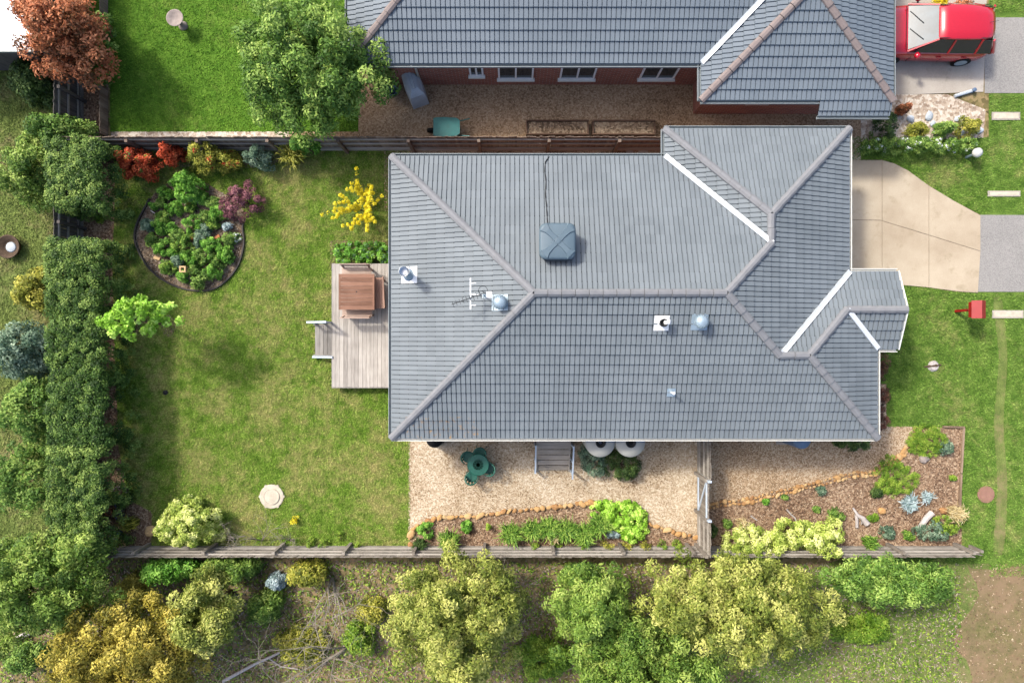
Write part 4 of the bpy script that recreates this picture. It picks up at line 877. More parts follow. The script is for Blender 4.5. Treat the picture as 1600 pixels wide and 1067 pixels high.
# ------------------------------------------------------------------ fences
def fence(label, a, b, h, mat, side, gate=False, pal=0.10, group=None, z=0.0):
    """paling fence from a to b; side = +1 puts rails on the left of a>b"""
    a, b = Vector((a[0],a[1],z)), Vector((b[0],b[1],z)); d = b-a; ln = d.length; t_ = thing('paling_fence', label, 'fence', a, math.atan2(d.y,d.x), group)
    n = round(ln/pal); st_ = ln/n; ms = [MB().box(0.002,st_-0.003,-0.008,0.008,0.02,h+dz).mesh('paling',mat) for dz in (0,0.012,-0.012,0.02)]
    step = max(1, math.ceil(n/295)); 
    for k in range(n): o = link('paling', rnd.choice(ms), t_); o.location = (k*st_, rnd.uniform(-0.004,0.004)-side*0.0, 0); o.rotation_euler = (rnd.uniform(-0.01,0.01),0,0)
    for zz in (0.3, h*0.55, h-0.2):
        m_ = max(1, round(ln/2.4))
        for k in range(m_): obj('rail', MB().box(k*ln/m_+0.003,(k+1)*ln/m_-0.003,min(side*0.016,side*0.056),max(side*0.016,side*0.056),zz-0.035,zz+0.035), 'rail', t_)
    for k in range(max(1,round(ln/2.4))+1): xx = k*ln/max(1,round(ln/2.4)); obj('post', MB().box(xx-0.05,xx+0.05,min(side*0.058,side*0.158),max(side*0.058,side*0.158),-0.1,h-0.05), mat, t_)
    obj('plinth', MB().box(0,ln,-0.012+side*0.03,0.012+side*0.03,-0.02,0.16), 'rail', t_); return t_
FX = W(129,0).x; FY = W(0,234).y; FS = W(0,854).y; XE = W(1490,0).x
fence('long weathered paling fence between the back lawn and the neighbouring yards, rails facing the house', (FX,FY), (W(1062,0).x,FY), 1.5, 'paling_brown', -1, pal=0.105)
fence('dark stained paling fence behind the clipped hedge', (FX,FS), (FX,W(0,60).y), 1.5, 'paling_dark', -1, pal=0.10)
fence('weathered paling fence along the bottom of the yard before the tall trees', (W(130,0).x,FS), (XE,FS), 1.15, 'paling', 1, pal=0.112)
fence('short low sloping paling fence length at the front garden corner', (XE+0.02,FS), (XE+0.55,FS-0.08), 0.7, 'paling', 1, pal=0.10)
XF = W(1091,0).x
fence('slatted side fence length between the house wall and the gate', (XF,W(0,738).y), (XF,-3.05+ov-0.03), 1.5, 'paling', 1, pal=0.10)
fence('slatted side fence length between the gate and the bottom fence', (XF,FS+0.1), (XF,W(0,796).y), 1.5, 'paling', 1, pal=0.10)
ga = (XF-0.05, W(0,794).y); gb = (XF-0.05, W(0,740).y); gl = gb[1]-ga[1]
gt_ = thing('garden_gate', 'grey slatted gate in the side fence across the gravel', 'gate', (ga[0],ga[1],0), math.pi/2)
n = 10; pm = MB().box(0.004,gl/n-0.012,-0.012,0.012,0.08,1.45).mesh('slat','paling')
for k in range(n): o = link('slat', pm, gt_); o.location = (k*gl/n,0,0)
for zz in (0.25,1.25): obj('rail', MB().box(0,gl,0.013,0.05,zz,zz+0.08), 'powder', gt_)
obj('brace', MB().bar((0.05,0.031,0.34),(gl-0.05,0.031,1.24),0.03,0.07,(0,0,1)), 'powder', gt_)
for xx in (-0.04,gl+0.04): obj('post', MB().box(xx-0.035,xx+0.035,-0.06,0.06,-0.1,1.6), 'powder', gt_)
obj('latch', MB().box(gl-0.12,gl-0.02,-0.04,-0.013,0.95,1.0), 'galv', gt_)
q = [(W(169,0).x, W(0,215).y), (W(169,0).x, W(0,-120).y)]
fence('low timber edging fence dividing the neighbouring lawn from the mulch strip', q[0], q[1], 0.5, 'paling_brown', 1, pal=0.11)

# ------------------------------------------------------------------ vegetation of the yard
HG = 'clipped hedge shrubs along the dark fence'
for (x, y, rx, ry, h, n, mat, l_) in ((141,280,44,53,2.2,330,'hedge','large rounded hedge shrub at the corner of the two fences'),
        (140,434,44,55,2.2,330,'hedge','pale green hedge shrub below the gap showing the dark fence'),
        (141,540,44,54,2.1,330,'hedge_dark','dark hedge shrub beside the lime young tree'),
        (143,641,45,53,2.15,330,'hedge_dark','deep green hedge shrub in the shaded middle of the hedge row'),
        (144,738,45,52,2.2,330,'hedge','dense mid-green hedge shrub above the potting corner'),
        (140,822,43,42,2.1,260,'hedge','bright leafy hedge shrub at the bottom end of the row beside the pots')):
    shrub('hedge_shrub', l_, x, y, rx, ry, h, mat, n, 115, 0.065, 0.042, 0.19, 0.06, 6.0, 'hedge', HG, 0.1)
shrub('photinia', 'red-tipped shrub against the fence, nearest the corner hedge', 213,254,31,24,1.5,'red',70,60,0.09,0.04,0.16,0.3,accents=[('green_leaves','mid',0.25,0.08)])
shrub('photinia', 'smaller red-tipped shrub between the orange-flecked bush and its larger red neighbour', 268,241,20,16,1.4,'red',45,55,0.09,0.04,0.14,0.25)
shrub('mixed_shrub', 'olive yellow-green bush flecked with orange tips against the fence', 328,246,46,24,1.4,'olive',100,60,0.075,0.045,0.16,0.3,accents=[('orange_tips','red',0.22,0.08)])
shrub('dark_shrub', 'dark blue-green loose shrub beside the olive bush', 405,245,24,17,1.1,'bluegreen',50,50,0.09,0.03,0.14,0.35)
tuft('arching_shrub', 'arching olive shrub at the end of the fence bed', 458,243,26,0.9,'olive',220,0.014,'shrub')
shrub('climbing_shrub', 'fresh green climber tumbling over the fence above the olive shrub', 478,228,22,10,1.8,'fresh',34,50,0.09,0.05,0.13,0.3)
shrub('purple_shrub', 'purple-leaved shrub at the edge of the island bed', 378,313,32,32,1.1,'purple',75,55,0.07,0.035,0.13,0.45)
# yellow forsythia: bare branches carrying flowers
p = W(556,312,0.8); fo = thing('forsythia', 'yellow flowering shrub standing alone in the lawn', 'shrub', (p.x+0.25,p.y-0.25,0)); q = MB(); ends = []
for k in range(15):
    a = 2*math.pi*k/15+rnd.uniform(-0.2,0.2); e = rnd.uniform(0.45,0.85); ends += branches(q, (0,0,0.02), (math.cos(a)*e-0.22, math.sin(a)*e+0.22, 0.95), rnd.uniform(0.75,1.05), 0.012, 1, 0.4, 3)
obj('branches', q, 'bark', fo); V_ = np.array([v for v in q.v]); sel = V_[(V_[:,2] > 0.28)]; sel = sel[RNG.random(len(sel)) < 0.6]
foliage('flowers', sel, 0.075, 16, 0.042, 0.03, 'yellow', fo, 0.7, RNG.uniform(0.3,0.8,len(sel)))
shrub('deck_shrub', 'low leafy green and grey-blue shrub along the end of the deck', 564,396,47,20,0.6,'fresh',95,60,0.07,0.045,0.12,0.14,3.0,accents=[('blue_tips','bluegreen',0.45,0.06)])
# young lime tree leaning
ty = W(264,508); tr_ = thing('young_tree', 'slender young tree with lime leaves leaning over the lawn by the hedge', 'tree', ty); c_ = W(205,495,3.2)-ty; q = MB()
c_ = Vector((c_.x,c_.y,3.0)); q.tube([(0,0,-0.05),(c_.x*0.18,c_.y*0.2,1.0),(c_.x*0.45,c_.y*0.5,2.0),(c_.x*0.9,c_.y,3.3)],[0.05,0.04,0.03,0.012],8)
for k in range(9): a = k*0.75; zz = 1.7+0.15*k; f = 0.3+0.06*k; q.tube([(c_.x*f,c_.y*f,zz),(c_.x*f+0.45*math.cos(a),c_.y*f+0.4*math.sin(a),zz+0.3),(c_.x*f+0.85*math.cos(a),c_.y*f+0.6*math.sin(a),zz+0.7)],[0.018,0.012,0.006],5)
obj('trunk', q, 'bark', tr_, True); cl = dome(0.95,0.58,1.6,75,0.05,0.45)+np.array([c_.x-0.05,c_.y+0.02,2.1]); foliage('crown', cl, 0.17, 42, 0.12, 0.085, 'lime', tr_, 0.7)
shrub('variegated_bush', 'rounded cream and lime variegated bush before the bottom fence', 291,822,55,38,1.5,'variegated',120,85,0.085,0.045,0.17,0.18)
# pots corner
for (x, y, r_, h_, mat, l_) in ((194,768,0.26,0.35,'greystone','wide grey bowl planter in the shady corner by the hedge'),(191,786,0.10,0.3,'navy','small blue glazed pot next to the wide bowl planter'),(192,795,0.11,0.3,'navy','middle blue glazed pot of the row of three'),(193,804,0.11,0.32,'navy','blue glazed pot at the end of its row beside the tan shrub'),(188,832,0.14,0.4,'bluegrey','dusty blue-grey pot near the bottom fence'),(174,798,0.12,0.2,'terracotta','terracotta pot half under the hedge')):
    p = W(x,y); o = thing('plant_pot', l_, 'pot', p); obj('body', MB().lathe([(r_*0.7,0),(r_*0.95,h_*0.8),(r_*1.05,h_*0.85),(r_*1.05,h_),(r_*0.88,h_),(r_*0.85,h_*0.85),(0.01,h_*0.84)],20), mat, o, True); obj('soil', MB().lathe([(r_*0.84,h_*0.84),(r_*0.8,h_*0.87),(0.01,h_*0.88)],16), 'soil', o)
tuft('tan_shrub', 'tan and olive spiky shrub beside the blue pots', 206,816,17,0.7,'olive',110,0.016,'shrub')
p = W(183,776,0.4); o = thing('dry_branch', 'forked pale dead branch standing in the potting corner', 'branch', (p.x,p.y,0)); q = MB(); branches(q,(0,0,0),(0.3,0.4,0.6),0.5,0.02,1); obj('twigs', q, 'twig', o)
# bare twiggy shrubs by the bottom fence
for (x, y, r_, l_) in ((365,838,20,'leafless grey shrub beside the variegated bush'),(412,830,32,'tallest leafless grey twiggy shrub by the bottom fence, below the concrete cover'),(452,840,18,'leafless grey shrub beside the yellow sprigs')):
    p = W(x, 857, 0.0); o = thing('bare_shrub', l_, 'shrub', (p.x, FS+0.22, 0)); q = MB()
    for k in range(5): branches(q,(rnd.uniform(-0.1,0.1),0,0.0),(rnd.uniform(-0.5,0.5),0.35+rnd.uniform(0,0.3),0.9),0.030*r_,0.017,2,0.5,3)
    obj('twigs', q, 'twig', o)
for (x, y, l_) in ((460,812,'taller yellow flower sprig near the bare shrubs'),(484,845,'small yellow-green weed by the bottom fence, nearest the bare shrubs'),(505,848,'low yellow-green weed by the fence rail'),(530,838,'tiny yellow sprig out in the lawn'),(560,853,'bushy green weed growing at the fence below the lawn'),(483,853,'pale green weed hugging the fence')): shrub('weed', l_, x, y, 8, 9, 0.4, 'mossy' if x > 465 else 'yellow', 10, 22, 0.05, 0.025, 0.08, 0.4, cat='weed')
# island vegetables
IV = [(257,302,11),(252,317,8),(271,325,12),(297,326,8),(302,305,12),(315,311,9),(332,317,10),(340,331,14),(320,338,10),(300,348,14),(255,340,12),(230,352,11),(251,354,13),(237,375,11),(255,386,14),(277,370,12),(268,357,9),(287,383,17),(315,373,14),(330,386,18),(352,374,12),(352,398,13),(317,401,16),(295,403,14),(261,417,11),(277,407,10),(285,432,9),(312,436,15),(331,425,14),(302,421,9),(240,322,6),(331,347,10),(320,358,8),(270,395,10),(340,410,11)]
IL = {0:'round bright green bush at the upper left of the island bed beside its tallest bush',13:'leafy clump touching the dark edging strip on the hedge side',19:'largest leafy clump amid the island bed beside the white flowers',27:'broad leafy clump at the end of the bed beside the wooden frame'}
for k, (x, y, r_) in enumerate(IV):
    mt = ['fresh','mid','fresh','strappy','bluegreen','fresh','mid'][k % 7]; lab = IL.get(k) or {'fresh':'bright green leafy vegetable clump in the island bed','mid':'mid-green leafy vegetable clump in the island bed','strappy':'grassy green leek-like clump in the island bed','bluegreen':'blue-green leafy clump in the island bed'}[mt]
    shrub('garden_plant', lab, x, y, r_*1.16, r_*1.14, 0.3+r_*0.016, mt, 10+r_*2, 40, 0.07, 0.032, 0.10, 0.4, cat='plant', group='vegetables and herbs in the island bed')
shrub('tall_bush', 'tallest bright green bushy plant of the island bed', 290,292,27,26,1.0,'fresh',75,60,0.08,0.04,0.14,0.25,cat='plant')
shrub('white_flowers', 'patch of small white flowers at the edge of the island bed', 368,371,11,9,0.25,'mid',16,30,0.05,0.03,0.07,0.2,cat='flowers',accents=[('petals','white',0.95,0.04)])
shrub('blue_flowers', 'blue-grey leafy plant beside the white flowers', 354,354,9,8,0.4,'silver',14,30,0.06,0.04,0.09,0.2,cat='plant')
p = W(296,423); o = thing('wooden_frame', 'small square wooden frame among the island plants', 'frame', (p.x,p.y,0))
for (a,b,c,d) in ((-0.11,0.11,-0.11,-0.06),(-0.11,0.11,0.06,0.11),(-0.11,-0.06,-0.058,0.058),(0.06,0.11,-0.058,0.058)): obj('board', MB().box(a,b,c,d,0.46,0.52), 'tan', o)
for a in (-0.085,0.085): 
    for b in (-0.085,0.085): obj('leg', MB().box(a-0.015,a+0.015,b-0.015,b+0.015,-0.05,0.458), 'tan', o)
for (x, y, mat, l_) in ((247,404,'tan','flat tan paver near the edging of the island bed'),(298,372,'terracotta','long terracotta brick amid the island plants'),(340,371,'terracotta','terracotta brick beside the largest leafy clump'),(297,318,'terracotta','terracotta brick near the tallest island bush')):
    p = W(x,y); o = obj('brick', MB().box(-0.11,0.11,-0.05,0.05,-0.02,0.075), mat); o.location = (p.x,p.y,0.02); o.rotation_euler = (0,0,rnd.uniform(-0.7,0.7)); tag(o, l_, 'brick')
p = W(240,332); o = obj('white_stake', MB().bar((-0.07,0.05,0.06),(0.09,-0.05,0.10),0.025,0.02), 'white'); o.location = (p.x,p.y,0); tag(o, 'short white stake lying in the island bed', 'stake')
shrub('mulch_plant', 'small moss-green plant on the mulch between the two hedge shrubs', 155,342,9,8,0.3,'mossy',16,30,0.05,0.03,0.08,0.3,cat='plant')
# side yard
shrub('tank_shrub', 'blue-green shrub before the water tank with the inlet pipe', 928,716,26,28,0.8,'bluegreen',70,70,0.06,0.025,0.13,0.2); shrub('tank_shrub', 'dark green feathery shrub before the plain-lidded water tank', 972,727,31,28,0.85,'dark',90,75,0.06,0.025,0.13,0.22)
shrub('wall_shrub', 'dark green shrub under the eave at the front corner of the house', 1337,690,31,16,0.9,'dark',60,60,0.06,0.035,0.12,0.2)
for (y, l_) in ((572,'reddish-brown stemmed shrub at the porch end of the front wall'),(615,'reddish-brown stemmed shrub in the middle of the front wall'),(655,'reddish-brown stemmed shrub on the front wall nearest the gravel path')): shrub('red_stem_shrub', l_, 1379, y, 9, 22, 0.8, 'redstem', 34, 40, 0.07, 0.02, 0.1, 0.25)
S1 = [(665,829,15,15,'fresh','low bright green shrub at the lawn end of the stone-edged bed'),(729,824,10,10,'fresh','small bright green shrub alone on the mulch'),(763,824,5,5,'mossy','tiny green seedling on the mulch of the stone-edged bed')]
for (x,y,rx,ry,mat,l_) in S1: shrub('bed_shrub', l_, x, y, rx, ry, 0.4, mat, 30 if rx > 6 else 8, 40, 0.06, 0.035, 0.09, 0.2)
for (x,y,r_,mat,h_,l_) in ((656,850,15,'dark',0.5,'dark spiky clump at the fence end of the stone-edged bed'),(702,842,20,'strappy',0.6,'strap-leaved clump between the two small bright shrubs'),(798,832,22,'strappy',0.6,'solitary full strap-leaved clump amid the mulch, first of the long drift'),(832,826,20,'strappy',0.6,'strap-leaved clump next to the solitary full clump'),(858,822,22,'strappy',0.65,'strap-leaved clump behind the pale tuft'),(885,826,23,'strappy',0.65,'strap-leaved clump just past the pale tuft'),(912,832,22,'strappy',0.65,'strap-leaved clump in the drift near the lime ground cover'),(935,818,22,'strappy',0.65,'strap-leaved clump growing into the lime ground cover'),(866,836,13,'straw',0.45,'pale straw tuft amid the strap-leaved drift')):
    tuft('strap_plant', l_, x, y, r_, h_, mat, int(r_*20), 0.014, 'plant', 'strap-leaved clumps in the stone-edged bed')
shrub('lime_ground_cover', 'broad lime green leafy mound spilling over the gravel', 968,808,46,26,0.5,'lime',130,65,0.085,0.06,0.12,0.2); shrub('lime_ground_cover', 'smaller lime leafy mound on the side towards the fence', 990,832,24,18,0.45,'lime',45,55,0.08,0.055,0.12,0.25)
shrub('silver_plant', 'silver-leaved plant below the lime mound', 958,834,12,10,0.4,'silver',18,36,0.09,0.04,0.1,0.3,cat='plant')
for (x, r_, mat) in ((834,8,'mossy'),(868,10,'mossy'),(911,9,'mossy'),(950,13,'olive'),(980,12,'olive'),(1008,11,'olive'),(1036,9,'mossy'),(1059,9,'mossy')): shrub('fence_weed', 'small yellowish green weed clump along the bottom fence of the stone-edged bed', x, 853, r_, 9, 0.45, mat, 14, 30, 0.055, 0.025, 0.09, 0.4, cat='weed', group='weeds along the bottom fence')
MND = [(1400,746,34,32,'broad grassy green mound spilling onto the gravel path'),(1450,690,32,28,'upper grassy green mound at the lawn corner of the mulch garden')]
for (x,y,rx,ry,l_) in MND: shrub('grass_mound', l_, x, y, rx, ry, 0.32, 'mossy', 150, 50, 0.07, 0.016, 0.10, 0.22, cat='ground cover', up=0.9)
for (x,y,rx,ry,h_,mat,l_) in ((1371,771,10,9,0.3,'dark','small dark round cushion plant below the broad grassy mound'),(1284,767,8,8,0.3,'bluegreen','small blue-grey plant beside the stone row'),(1197,783,6,6,0.25,'fresh','small green plant touching the stone row'),(1227,777,5,5,0.2,'mid','tiny plant just inside the stone row'),(1277,796,6,6,0.2,'mid','tiny green plant alone on the mulch above the lime bush'),(1308,806,13,11,0.35,'mid','round green dome plant beside the forked driftwood'),(1365,809,11,7,0.2,'mossy','flat green plant beside the forked driftwood base'),(1388,832,14,11,0.4,'bluegreen','blue-grey shrub between the driftwood and the spiky plant'),(1478,700,13,13,0.45,'bluegreen','blue-green shrub at the edge of the upper grassy mound'),(1490,747,6,5,0.2,'mossy','small yellow-green plant by the timber edging'),(1460,832,26,18,0.7,'bluegreen','grey-green wispy shrub at the fence corner'),(1482,822,20,22,0.6,'mossy','bright green wispy shrub at the fence corner'),(1113,829,11,11,0.45,'dark','dark green shrub hard against the side fence'),(1137,818,8,9,0.3,'mid','small green shrub beside the dry tussock'),(1421,838,10,8,0.25,'strappy','low green plant near the bottom fence corner')):
    shrub('garden_shrub', l_, x, y, rx, ry, h_, mat, int(8+rx*2.2), 40, 0.055, 0.028, 0.09, 0.3)
tuft('spiky_plant', 'dark green spiky plant before the bottom fence of the mulch garden', 1357,846,15,0.6,'strappy',150,0.018); tuft('dry_tussock', 'dry tan grass tussock near the side fence', 1158,818,16,0.5,'straw',130,0.010); tuft('pale_tussock', 'pale straw grass tussock beside the timber edging', 1490,800,18,0.6,'straw',220,0.012)
tuft('blue_succulent', 'pale blue finger-leaved succulent beside the weathered log', 1418,786,19,0.35,'silver',150,0.020); tuft('blue_succulent', 'smaller pale blue succulent reaching towards the yellow rock', 1446,776,14,0.3,'silver',90,0.018)
shrub('lime_bush', 'big cream-lime bush at the bottom fence, nearest the side fence', 1185,852,48,30,1.3,'variegated',95,80,0.085,0.045,0.17,0.3); shrub('lime_bush', 'big cream-lime bush at the bottom fence beside the forked driftwood', 1268,842,50,32,1.5,'variegated',120,85,0.085,0.045,0.17,0.3)
shrub('flowering_hedge', 'low hedge with white flowers between the driveway lawn and the pebble garden', 1440,227,92,12,0.8,'mid',190,60,0.05,0.035,0.11,0.10,5.0,'hedge',accents=[('flowers','white',0.28,0.05)])

# ------------------------------------------------------------------ neighbouring things
# red car, front towards the garage
p = W(1438,64); car = thing('parked_car', 'red hatchback car parked on the pale concrete drive', 'car', (p.x,p.y,0), math.radians(-1.0)); car.scale = (0.97,1,1)
def loft(secs, closed_ends=True):
    q = MB(); n = len(secs[0]); vs = [v for s in secs for v in s]; k = len(secs)
    fs = [(i*n+j,(i+1)*n+j,(i+1)*n+(j+1)%n,i*n+(j+1)%n) for i in range(k-1) for j in range(n)]
    if closed_ends: fs += [tuple(range(n)), tuple(range(k*n-1,(k-1)*n-1,-1))]
    return q.add(vs, fs)
def sec(x, w_, z0, z1, t_=0.9, crown=0.03): return [(x,-w_*0.94,z0),(x,-w_,z0+0.18),(x,-w_,z0+(z1-z0)*0.62),(x,-w_*t_,z1-0.02),(x,-w_*0.5,z1+crown),(x,w_*0.5,z1+crown),(x,w_*t_,z1-0.02),(x,w_,z0+(z1-z0)*0.62),(x,w_,z0+0.18),(x,w_*0.94,z0)]
body = loft([sec(-2.06,0.60,0.32,0.60),sec(-2.0,0.76,0.24,0.70),sec(-1.75,0.84,0.22,0.80),sec(-1.2,0.87,0.22,0.90),sec(-0.8,0.88,0.22,0.95),sec(0.3,0.89,0.22,0.97),sec(1.4,0.88,0.22,0.98),sec(1.7,0.86,0.24,0.98),sec(1.9,0.80,0.24,0.96),sec(2.02,0.70,0.28,0.90),sec(2.07,0.54,0.34,0.72)])
obj('body', body, 'car_paint', car, True)
def csec(x, w_, z): return [(x,-w_,z-0.03),(x,-w_*0.92,z),(x,-w_*0.45,z+0.03),(x,w_*0.45,z+0.03),(x,w_*0.92,z),(x,w_,z-0.03)]
rf = loft([csec(-0.22,0.56,1.40),csec(0.1,0.60,1.45),csec(0.8,0.60,1.46),csec(1.4,0.57,1.43),csec(1.6,0.51,1.40),csec(1.74,0.40,1.35)]); obj('roof_panel', rf, 'car_paint', car, True)
def quad(a, b, c, d, th=0.012):
    a, b, c, d = map(Vector, (a,b,c,d)); n = (b-a).cross(d-a).normalized()*th; return MB().add([a,b,c,d,a-n,b-n,c-n,d-n],[(0,1,2,3),(7,6,5,4),(0,4,5,1),(1,5,6,2),(2,6,7,3),(3,7,4,0)])
obj('windscreen', quad((-1.02,0.74,0.96),(-1.02,-0.74,0.96),(-0.20,-0.56,1.405),(-0.20,0.56,1.405)), 'screen', car); obj('rear_window', quad((2.0,-0.66,0.98),(2.0,0.66,0.98),(1.70,0.51,1.36),(1.70,-0.51,1.36)), 'glass', car)
for s in (-1,1):
    for (xa, xb, xc, xd) in ((-0.92,0.35,0.35,-0.16),(0.42,1.30,1.28,0.42),(1.36,1.88,1.62,1.34)): obj('side_window', quad((xa,s*0.845,0.96),(xb,s*0.845,0.96),(xc,s*0.58,1.39),(xd,s*0.58,1.39)), 'glass', car)
    for (xa, xb, wd) in ((-1.03,-0.2,0.05),(0.385,0.385,0.06),(1.33,1.31,0.06),(2.0,1.70,0.08)): q = MB(); q.bar((xa,s*0.80 if xa < 0 or xa > 1.9 else s*0.85,0.95),(xb,s*0.575,1.40),wd,0.05); obj('pillar', q, 'car_paint', car)
    q = MB(); q.lathe([(0.02,0.94),(0.10,0.98),(0.11,1.06),(0.04,1.10)],12,(-0.72,s*0.98,0)); mi = obj('mirror', q, 'car_paint', car, True); q = MB(); q.bar((-0.72,s*0.82,0.98),(-0.72,s*0.95,1.0),0.05,0.03); obj('mirror_arm', q, 'black', mi)
    for xx in (-1.28,1.28):
        q = MB(); q.tube([(xx,s*0.70,0.31),(xx,s*0.90,0.31)],0.31,22); w_ = obj('wheel', q, 'rubber', car, True); q = MB(); q.tube([(xx,s*0.895,0.31),(xx,s*0.912,0.31)],0.20,16); obj('rim', q, 'galv', w_)
    obj('headlight', MB().box(-2.03,-1.86,min(s*0.50,s*0.76),max(s*0.50,s*0.76),0.62,0.74), 'lamp', car); obj('tail_light', MB().box(1.96,2.05,min(s*0.58,s*0.76),max(s*0.58,s*0.76),0.72,0.92), 'red_paint', car)
q = MB()
for (a_, b_2) in (((-0.98,0.55,0.99),(-0.62,0.05,1.20)),((-0.98,-0.05,0.99),(-0.62,-0.5,1.20))): q.bar(a_, b_2, 0.02, 0.015)
obj('wipers', q, 'black', car)
q = MB(); q.bar((-1.08,-0.74,0.955),(-1.08,0.74,0.955),0.02,0.012); obj('bonnet_seam', q, 'black', car)
for s in (-1,1):
    for xx in (-0.75,0.385,1.33): q = MB(); q.bar((xx,s*0.886,0.34),(xx,s*0.886,0.68),0.012,0.012,(1,0,0)); obj('door_seam', q, 'black', car)
    for xx in (0.2,1.1): obj('door_handle', MB().box(xx-0.09,xx+0.09,min(s*0.885,s*0.91),max(s*0.885,s*0.91),0.72,0.75), 'car_paint', car)
    q = MB(); q.bar((-0.2,s*0.55,1.445),(1.6,s*0.52,1.425),0.02,0.02); obj('roof_channel', q, 'black', car)
obj('number_plate', MB().box(2.06,2.075,-0.19,0.19,0.5,0.6), 'lamp', car); q = MB(); q.tube([(1.5,0,1.44),(1.72,0,1.56)],0.008,5); obj('aerial', q, 'black', car)
# white shed
p = W(-20,0,2.4); sh = thing('garden_shed', 'white-roofed shed in the corner behind the copper tree', 'shed', (p.x-1.2,p.y+0.6,0)); 
q = MB(); xw0, xw1, yw0, yw1 = -3.2, W(52,0,2.45).x-sh.location.x, W(0,76,2.4).y-sh.location.y, 3.0
for k in range(14): a = xw0+(xw1-xw0)*k/14; b = xw0+(xw1-xw0)*(k+1)/14; obj('roof_sheet', MB().box(a+0.004,b-0.004,yw0,yw1,2.40+0.012*(k%2),2.43+0.012*(k%2)), 'shedroof', sh)
obj('wall', MB().box(xw0+0.15,xw1-0.15,yw0+0.25,yw1-0.15,0,2.39), 'paling_dark', sh); obj('gutter', MB().box(xw0,xw1,yw0-0.11,yw0-0.005,2.33,2.42), 'gutter_grey', sh)
# covered barbecue, bucket, wheelbarrow, planters
p = W(646,133,0.5); o = thing('covered_barbecue', 'pale grey covered barbecue standing against the brick wall', 'barbecue', (p.x,p.y,0), 0.35); q = MB()
obj('cover', loft([[(-0.28*s_,-0.62*t2,z_),(0.28*s_,-0.62*t2,z_),(0.32*s_,0,z_),(0.28*s_,0.6*t2,z_),(-0.28*s_,0.6*t2,z_),(-0.33*s_,0,z_)] for z_, s_, t2 in ((0.0,1.05,1.0),(0.5,1.0,0.96),(0.85,0.9,0.9),(1.0,0.55,0.7),(1.05,0.3,0.5))]), 'cover', o); q = MB(); q.tube([(0,-0.35,1.04),(0.03,0.3,1.04)],0.05,8); obj('fold', q, 'cover', o)
p = W(613,141,0.3); o = thing('bucket', 'teal bucket beside the covered barbecue', 'bucket', (p.x,p.y,0)); obj('body', MB().lathe([(0.13,0),(0.19,0.32),(0.205,0.33),(0.205,0.35),(0.175,0.34),(0.12,0.05),(0.01,0.05)],20), 'bluegrey', o, True); q = MB(); q.tube([(0.19*math.cos(b),0.06,0.33+0.19*math.sin(b)) for b in [math.pi*k/10 for k in range(11)]],0.008,5); obj('handle', q, 'galv', o)
p = W(700,200,0.5); o = thing('wheelbarrow', 'teal green wheelbarrow in the dry yard by the fence', 'wheelbarrow', (p.x,p.y,0), math.pi)
obj('tray', loft([[(x_,-w_,z0),(x_,w_,z0),(x_,w_*1.25,0.62),(x_,-w_*1.25,0.62)] for x_, w_, z0 in ((-0.42,0.18,0.60),(-0.3,0.25,0.35),(0.15,0.27,0.32),(0.4,0.26,0.5),(0.5,0.24,0.60))]), 'teal', o)
for s in (-1,1): q = MB(); q.tube([(0.55,s*0.06,0.2),(0.1,s*0.18,0.3),(-0.75,s*0.3,0.55)],0.02,6); obj('handle', q, 'teal', o); q = MB(); q.tube([(-0.25,s*0.23,0.34),(-0.32,s*0.25,0.0)],0.018,6); obj('leg', q, 'black', o)
q = MB(); q.tube([(0.58,-0.04,0.19),(0.58,0.04,0.19)],0.19,18); obj('wheel', q, 'rubber', o)
for (a, b, l_) in ((822,920,'brown timber raised planter nearest the teal wheelbarrow'),(926,1024,'brown timber raised planter nearest the brick garage')):
    c_ = W((a+b)/2,199,0.35); L_, D_ = M2(b-a,0.35)/2, M2(23,0.35)/2; o = thing('raised_planter', l_, 'planter', (c_.x,c_.y,0), 0, 'raised planters in the dry yard')
    for s in (-1,1):
        for k in range(2): obj('board', MB().box(-L_,L_,min(s*D_,s*(D_-0.04)),max(s*D_,s*(D_-0.04)),0.01+k*0.18,0.18+k*0.18), 'planter', o); obj('end_board', MB().box(min(s*L_,s*(L_-0.04)),max(s*L_,s*(L_-0.04)),-D_+0.056,D_-0.042,0.01+k*0.18,0.18+k*0.18), 'planter', o)
    obj('soil', MB().box(-L_+0.056,L_-0.042,-D_+0.044,D_-0.044,0.0,0.28), 'soil', o)
p = W(280,35,0.3); o = thing('bird_bath', 'grey stone bird bath on the lush neighbouring lawn', 'bird bath', (p.x,p.y,0)); obj('basin', MB().lathe([(0.08,0.45),(0.26,0.55),(0.30,0.62),(0.27,0.62),(0.2,0.57),(0.01,0.55)],24), 'greystone', o, True); obj('pedestal', MB().lathe([(0.18,-0.02),(0.15,0.06),(0.07,0.12),(0.07,0.4),(0.10,0.455)],16), 'greystone', o, True)
p = W(21,387); o = thing('fire_pit', 'round dark fire pit with pale ash on the rough grass', 'fire pit', p); obj('bowl', MB().lathe([(0.28,-0.02),(0.40,0.25),(0.42,0.28),(0.38,0.28),(0.28,0.12),(0.01,0.1)],26), 'bark', o, True); obj('ash', MB().lathe([(0.2,0.11),(0.15,0.14),(0.01,0.15)],14), 'cover', o, True)
tree('broad_tree', 'large bushy green tree between the neighbouring lawn and the brick house', 480,92,108,98,4.6,'mid',240,140,0.12,0.055,0.32,0.5,9)
tree('copper_tree', 'copper-leaved tree beside the white-roofed shed', 92,48,58,62,3.6,'copper',130,90,0.13,0.06,0.3,0.3,5); shrub('green_shrub', 'green shrub growing at the foot of the copper tree', 150,70,22,60,1.6,'mid',70,70,0.09,0.05,0.2,0.3)
